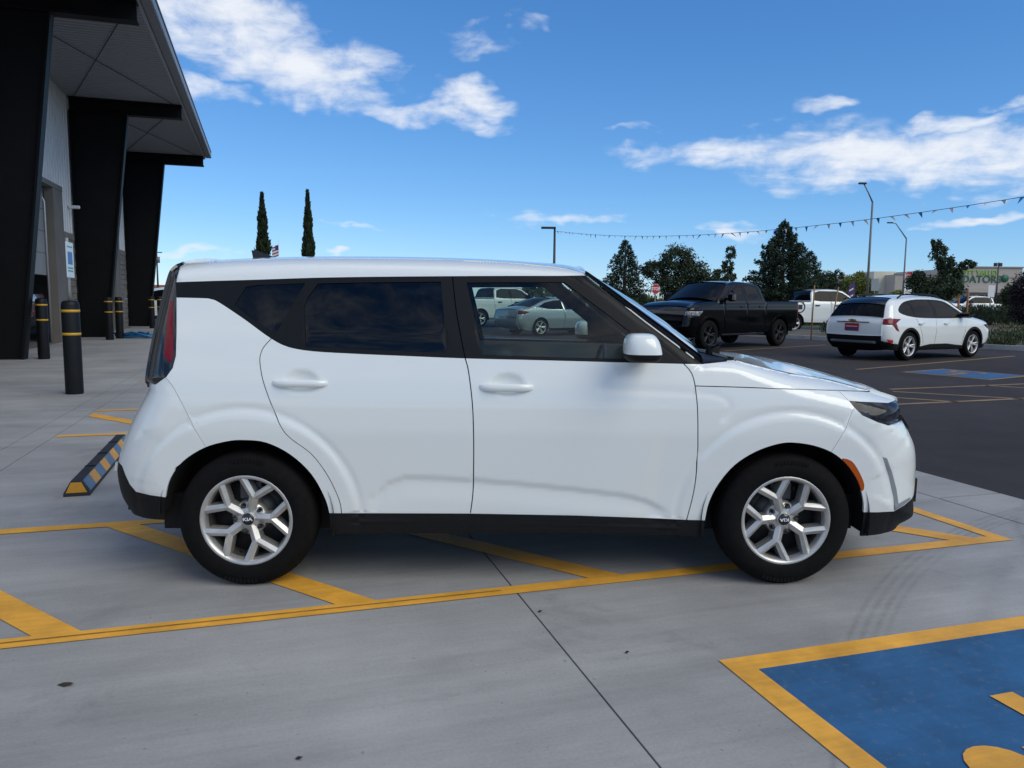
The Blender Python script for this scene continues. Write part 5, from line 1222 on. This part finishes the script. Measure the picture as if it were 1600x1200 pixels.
# ------------------------------------------------------------------ poles, signs, pennants, flags
M_pole = mat('grey_pole', (.16, .165, .17), .5, metal=.3); M_dkpole = mat('bronze_pole', (.03, .028, .026), .5)
def light_pole(u, y, v_top, lab, arm, r=.09, base=470):
    b = DP(u, base, y); H = DP(u, v_top, y)[2]; o = empty('light_pole', (b[0], b[1], 0)); tag(o, lab, 'light pole', 'light poles')
    MB().tube([(0, 0, -.1), (0, 0, H)], [r, r*.62], 10).build('pole', M_pole if arm != 'box' else M_dkpole, o); return o, H
k = 60
o, H = light_pole(1355, k, 316, 'tallest street light pole with a short arm behind the crossover', 'arm', .11, 455)
top = DP(1356, 287, k); d = top[2]-H
MB().tube([(0, 0, H), (-.35, 0, H+d*.5), (-.75, 0, H+d)], [.06, .05, .045], 7).build('arm', M_pole, o); MB().box(-1.15, -.55, -.12, .12, H+d-.05, H+d+.09, bev=.04).build('lamp_head', M_dkpole, o)
o, H = light_pole(1411, 75, 373, 'thinner street light with bent arm left of the far stop sign', 'arm', .10, 455)
MB().tube([(0, 0, H), (-.7, 0, H+.9), (-1.1, 0, H+1.42), (-1.6, 0, H+1.5)], [.06, .05, .045, .04], 7).build('arm', M_pole, o); MB().box(-1.95, -1.4, -.12, .12, H+1.44, H+1.56, bev=.04).build('lamp_head', M_dkpole, o)
o, H = light_pole(865.5, 45, 357, 'dark parking lot lamp with flat box head above the hatchback roof', 'box', .10, 440)
MB().box(-.78, .06, -.16, .16, H-.02, H+.09, bev=.02).build('lamp_head', M_dkpole, o)
o, H = light_pole(1556, 90, 410, 'twin-headed lamp post in front of the store sign', 'box', .11, 470)
for sx in (-.35, .2): MB().box(sx-.18, sx+.18, -.15, .15, H-.45, H-.05, bev=.05).build('lamp_head', M_dkpole, o)
o, H = light_pole(246.5, 130, 388, 'wooden utility pole with crossarm far behind the left building', 'box', .17, 440)
MB().box(-.9, .9, -.06, .06, H-.75, H-.6).build('crossarm', M_dkpole, o); MB().tube([(.25, 0, H-2.4), (.25, 0, H-1.4)], .25, 8).build('transformer', M_pole, o)
o['category'] = 'utility pole'; del o['group']
# pennants
pa = DP(868, 361, 44.9); pb = DP(1790, 275, 17.5)
ps = empty('pennant_string', pa); tag(ps, 'string of small blue, white and pink pennants hanging across the sky', 'pennants')
def cat_pt(t):
    p = pa+(pb-pa)*t; p = p.copy(); p[2] -= 4*.62*t*(1-t)*1.15; return p
line = [tuple(cat_pt(t)-pa) for t in np.linspace(0, 1, 50)]
MB().tube(line, .008, 4).build('cord', M_dkpole, ps)
_pb = pb-pa; MB().tube([(_pb[0], _pb[1], -pa[2]-.1), (_pb[0], _pb[1], _pb[2]+.1)], [.07, .05], 8).build('support_post', M_dkpole, ps)
pc_ = [mat('pennant_blue', (.03, .20, .50), .6), mat('pennant_white', (.80, .82, .84), .6), mat('pennant_pink', (.75, .62, .60), .6)]
nP = 60; rr_ = random.Random(5)
for q in range(nP):
    t = (q+.5)/nP; a = cat_pt(t-.13/nP)-pa; b = cat_pt(t+.13/nP)-pa; c = (a+b)/2; tilt = rr_.uniform(-.5, .9); hgt = .19
    dirv = np.array([(b-a)[0], (b-a)[1], 0]); dirv /= np.linalg.norm(dirv)
    fl = rr_.uniform(.35, 1.0); tip = c+dirv*.20*tilt+np.array([rr_.uniform(-.1, .1), rr_.uniform(-.1, .1), -hgt*fl])
    nrm = np.array([-dirv[1], dirv[0], 0])*.004
    mb = MB(); mb.add([a, b, tip, a+nrm, b+nrm, tip+nrm], [(0, 1, 2), (5, 4, 3), (0, 3, 4, 1), (1, 4, 5, 2), (2, 5, 3, 0)])
    mb.build('pennant', pc_[(0, 1, 2)[q % 3]], ps)
# stop signs
def stop_sign(u, v, y, lab, rad, pole=True, sub=False):
    c = DP(u, v, y); o = empty('stop_sign', (c[0], c[1], 0)); tag(o, lab, 'stop sign', 'stop signs'); z = c[2]
    ang = math.atan2(-c[0], c[1]); o.rotation_euler = (0, 0, ang+(.75 if sub else .6))
    MB().tube([(0, .03, -.1), (0, .03, z+rad*.7)], .035, 6).build('post', M_pole, o)
    oc = lambda r: [(r*math.cos(math.pi/8+k*math.pi/4), r*math.sin(math.pi/8+k*math.pi/4)) for k in range(8)]
    MB().prism(oc(rad), 0, .008, lambda a, b, q: (a, -q, z+b)).build('border', M_wht, o)
    MB().prism(oc(rad*.94), .010, .014, lambda a, b, q: (a, -q, z+b)).build('face', mat('stop_red', (.42, .015, .03), .4), o)
    t = obj('lettering', text_mesh('STOP', rad*.78, .006, .002), M_wht, o); t.location = (0, -.018, z); t.rotation_euler = (math.radians(90), 0, 0)
    if sub:
        MB().box(-.36, .36, -.012, 0, z-rad-1.05, z-rad-.05).build('lower_plate', M_wht, o)
        MB().box(-.22, -.10, -.018, -.013, z-rad-.55, z-rad-.30).tube([(-.16, -.016, z-rad-.32), (0, -.016, z-rad-.18), (.16, -.016, z-rad-.14)], .04, 5).build('arrow', M_dkpole, o)
        for k_ in range(2): MB().box(-.28, .28, -.018, -.013, z-rad-.75-.14*k_, z-rad-.70-.14*k_).build('text_line', M_dkpole, o)
stop_sign(1024.5, 451.5, 38, 'red stop sign between the small conifer and the loose tree', .265)
stop_sign(1420.5, 432, 58, 'red stop sign with white plate below it, in front of the store', .42, True, True)
# other small signs
for u, v, y, w, h_, lab in ((1367, 445, 70, .34, .55, 'grey-blue sign panel on a post behind the crossover roof'), (1548.5, 455, 60, .25, .45, 'small pale sign panel in front of the store entrance')):
    c = DP(u, v, y); o = empty('sign_panel', (c[0], c[1], 0)); tag(o, lab, 'sign'); MB().tube([(0, 0, -.1), (0, 0, c[2])], .04, 6).build('post', M_pole, o)
    MB().box(-w, w, -.05, -.03, c[2]-h_, c[2]+h_).build('panel', mat('sign_grey_blue', (.25, .30, .33), .5) if u < 1400 else M_wht, o)
# feather flag and national flag
c = DP(1330, 455, 47); o = empty('feather_flag', (c[0], c[1], 0)); tag(o, 'purple feather flag with white lettering behind the white crossover', 'flag')
MB().tube([(-.42, 0, -.1), (-.42, 0, 2.2), (-.2, 0, 2.75), (.35, 0, 2.9)], .02, 5).build('pole', M_dkpole, o)
ff = [(-.40, .7), (.30, .75), (.42, 1.6), (.42, 2.6), (.30, 2.86), (-.15, 2.70), (-.38, 2.2)]
o.scale = (.55, .55, .92)
MB().prism(ff, -.01, .01, lambda a, b, q: (a, q, b)).build('cloth', mat('flag_purple', (.06, .035, .13), .7), o)
for k_ in range(4): MB().prism([(-.22, .95+.42*k_), (.22, 1.10+.42*k_), (.24, 1.20+.42*k_), (-.22, 1.05+.42*k_)], -.022, -.014, lambda a, b, q: (a, q, b)).build('lettering', M_wht, o)
c = DP(430.5, 392, 66); o = empty('national_flag', (c[0], c[1], 0)); tag(o, 'striped national flag on a pole beside the left cypress', 'flag')
zf = c[2]; MB().tube([(.28, 0, -.1), (.28, 0, zf+1.0)], .03, 6).build('pole', M_wht, o)
for k_ in range(7):
    MB().prism([(-.30, zf-.50+k_*.13-.12), (.26, zf-.42+k_*.13), (.26, zf-.30+k_*.13), (-.30, zf-.38+k_*.13-.12)], -.01, .01, lambda a, b, q: (a, q, b)).build('stripe', mat('flag_red', (.35, .05, .07), .7) if k_ % 2 == 0 else M_wht, o)
MB().prism([(-.02, zf+.02), (.262, zf+.08), (.262, zf+.50), (-.02, zf+.44)], -.014, .014, lambda a, b, q: (a, q, b)).build('canton', mat('flag_navy', (.03, .04, .13), .7), o)

# ------------------------------------------------------------------ far buildings and vehicles
M_stucco = mat('beige_stucco', (.42, .38, .35), .9, noise=(.3, .06)); M_cream = mat('cream_stucco', (.66, .62, .50), .9); M_pale = mat('pale_stucco', (.58, .58, .54), .9)
def at(u, v, y): return DP(u, v, y)
SY = 112.0
X0, X1 = DP(1418, 470, SY)[0], DP(1598, 470, SY)[0]; ztop = DP(1560, 419, SY)[2]
st_ = empty('store', (X0, SY, 0)); tag(st_, 'long beige store with green lettering and flat parapet across the road', 'building')
W_ = X1-X0; xa = DP(1500, 470, SY)[0]-X0
MB().box(-2.0, xa, 0, 25, 0, ztop-1.05).build('wing_wall', M_stucco, st_); MB().box(xa, W_-.9, -.8, 25, 0, ztop).build('front_wall', M_stucco, st_)
MB().box(xa-.1, W_-.8, -.95, .3, ztop, ztop+.18).build('parapet_cap', mat('parapet_brown', (.26, .24, .22), .8), st_)
MB().box(-2.1, xa-.1, -.12, .3, ztop-1.05, ztop-.9).build('parapet_cap', MATS['parapet_brown'], st_)
xc = DP(1408, 470, SY)[0]-X0; xd = DP(1378, 470, SY)[0]-X0; zc2 = DP(1395, 423, SY)[2]
MB().box(xd, xc+.4, 3, 10, DP(1395, 440, SY)[2]-4, zc2).build('corner_tower', M_cream, st_)
for q in range(5): MB().box(xa+.8+q*1.2, xa+1.7+q*1.2, -.84, -.80, .1, 2.6).build('window', M_dkglass, st_)
MB().box(xa+.2, W_-1.0, -1.6, -.8, 2.95, 3.5).build('canopy', M_stucco, st_)
for txt, u, v, sz, m in (('PRESCOTT VALLEY', 1518, 426, .92, mat('letter_lime', (.22, .42, .03), .5)), ('LIQUIDATORS', 1515, 436.5, 1.42, mat('letter_green', (.015, .11, .06), .5))):
    c = DP(u, v, SY-1); t = obj('lettering', text_mesh(txt, sz, .02, .03), m, st_); t.location = (c[0]-X0, -.86, c[2]); t.rotation_euler = (math.radians(90), 0, 0); t.scale = (1.02, 1, 1)
MB().lathe([(0, .0), (.55, .0), (.55, .06), (0, .06)], 20, 'y', (DP(1571, 436, SY-1)[0]-X0, -.84, DP(1571, 435, SY-1)[2])).build('sign_leaf', MATS['letter_green'], st_)
for (u0, u1, v, y, m, lab) in ((1336, 1382, 446, 125, M_pale, 'pale flat-roofed building between the light poles'), (1302, 1338, 441, 140, M_pale, 'white gabled building behind the yellow-green tree')):
    a, b = DP(u0, 470, y), DP(u1, 470, y); zt2 = DP(u0, v, y)[2]; o = empty('far_building', (a[0], y, 0)); tag(o, lab, 'building'); w_ = b[0]-a[0]
    MB().box(0, w_, 0, 12, 0, zt2).build('wall', m, o); MB().box(-.2, w_+.2, -.2, .3, zt2, zt2+.3).build('parapet_cap', M_cream, o)
    for q in range(3): MB().box(w_*(.12+.3*q), w_*(.3+.3*q), -.04, .0, .9, 2.6).build('window', M_dkglass, o)
    if u0 < 1310: MB().prism([(-.2, zt2+.31), (w_+.2, zt2+.31), (w_*.45, zt2+1.5)], 0, 12, lambda a_, b_, q: (a_, q, b_)).build('gable_roof', m, o)
a = DP(200, 452, 150); o = empty('far_building', (a[0]-6, 150, 0)); tag(o, 'low orange-roofed building far behind the left bollards', 'building')
MB().box(0, 22, 0, 8, 0, 2.2).build('wall', M_stucco, o); MB().prism([(-.5, 2.2), (22.5, 2.2), (22, 3.4), (0, 3.4)], -.5, 8.5, lambda a_, b_, q: (a_, q, b_)).build('roof', mat('terracotta_roof', (.35, .13, .06), .8), o)
p = DP(244, 475, 38); crossover('sport_utility_car', 'white sport utility car far left behind the last bollards', (p[0]+.5, p[1], 0), math.radians(196), M_white, 1.14)
p = DP(1292, 480, 36.5); tk, B_ = pickup('pickup', 'white pickup with dark round emblem behind the stakes, left of the crossover', (p[0]-.4, p[1], 0), math.radians(12), M_white)
for sgn in (-1, 1):
    MB().lathe([(.22, 1.0), (.22, 1.012), (.27, 1.012), (.27, 1.0)], 24, 'y', (-1.6, 0, 1.15)).build('door_emblem', M_dkpole, tk) if sgn < 0 else None
MB().box(-1.72, -1.48, -1.014, -1.0, 1.05, 1.25).build('emblem_mark', M_dkpole, tk)
p = DP(1535, 470, 62); tk2, _ = pickup('pickup', 'white pickup with printed side across the road by the store', (p[0]-.6, p[1], 0), math.radians(180), M_white)
t = obj('lettering', text_mesh('YOUNG', .42, .012, .004), mat('letter_blue', (.03, .06, .2), .5), tk2); t.location = (-1.2, 1.006, .98); t.rotation_euler = (math.radians(90), 0, math.pi)
p = ST(-8.9, 22.9); pickup('pickup', 'dark red pickup inside the open bay of the service building', (p[0], p[1], 0), SA+math.radians(180), mat('red_car_paint', (.10, .008, .012), .25, coat=1.0))
# leaf litter and pebbles on the concrete
for u, v, r, lab in ((104, 1071, .022, 'dark dead leaf lying on the concrete, lower left'), (844, 957, .008, 'tiny dark pebble right of the long concrete joint'), (980, 1021, .007, 'tiny dark pebble in the middle of the concrete'), (468, 1187, .009, 'tiny dark pebble at the lower picture edge')):
    p = G(u, v); mb = MB(); mb.add([(-r*1.6, 0, .002), (0, -r*.7, .004), (r*1.3, -r*.1, .010), (r*.2, r*.7, .005), (-r*.4, 0, .012)], [(0, 1, 4), (1, 2, 4), (2, 3, 4), (3, 0, 4), (3, 2, 1, 0)])
    o = mb.build('dead_leaf' if r > .02 else 'pebble', mat('debris', (.03, .022, .018), .9), None, p); tag(o, lab, 'leaf' if r > .02 else 'pebble')
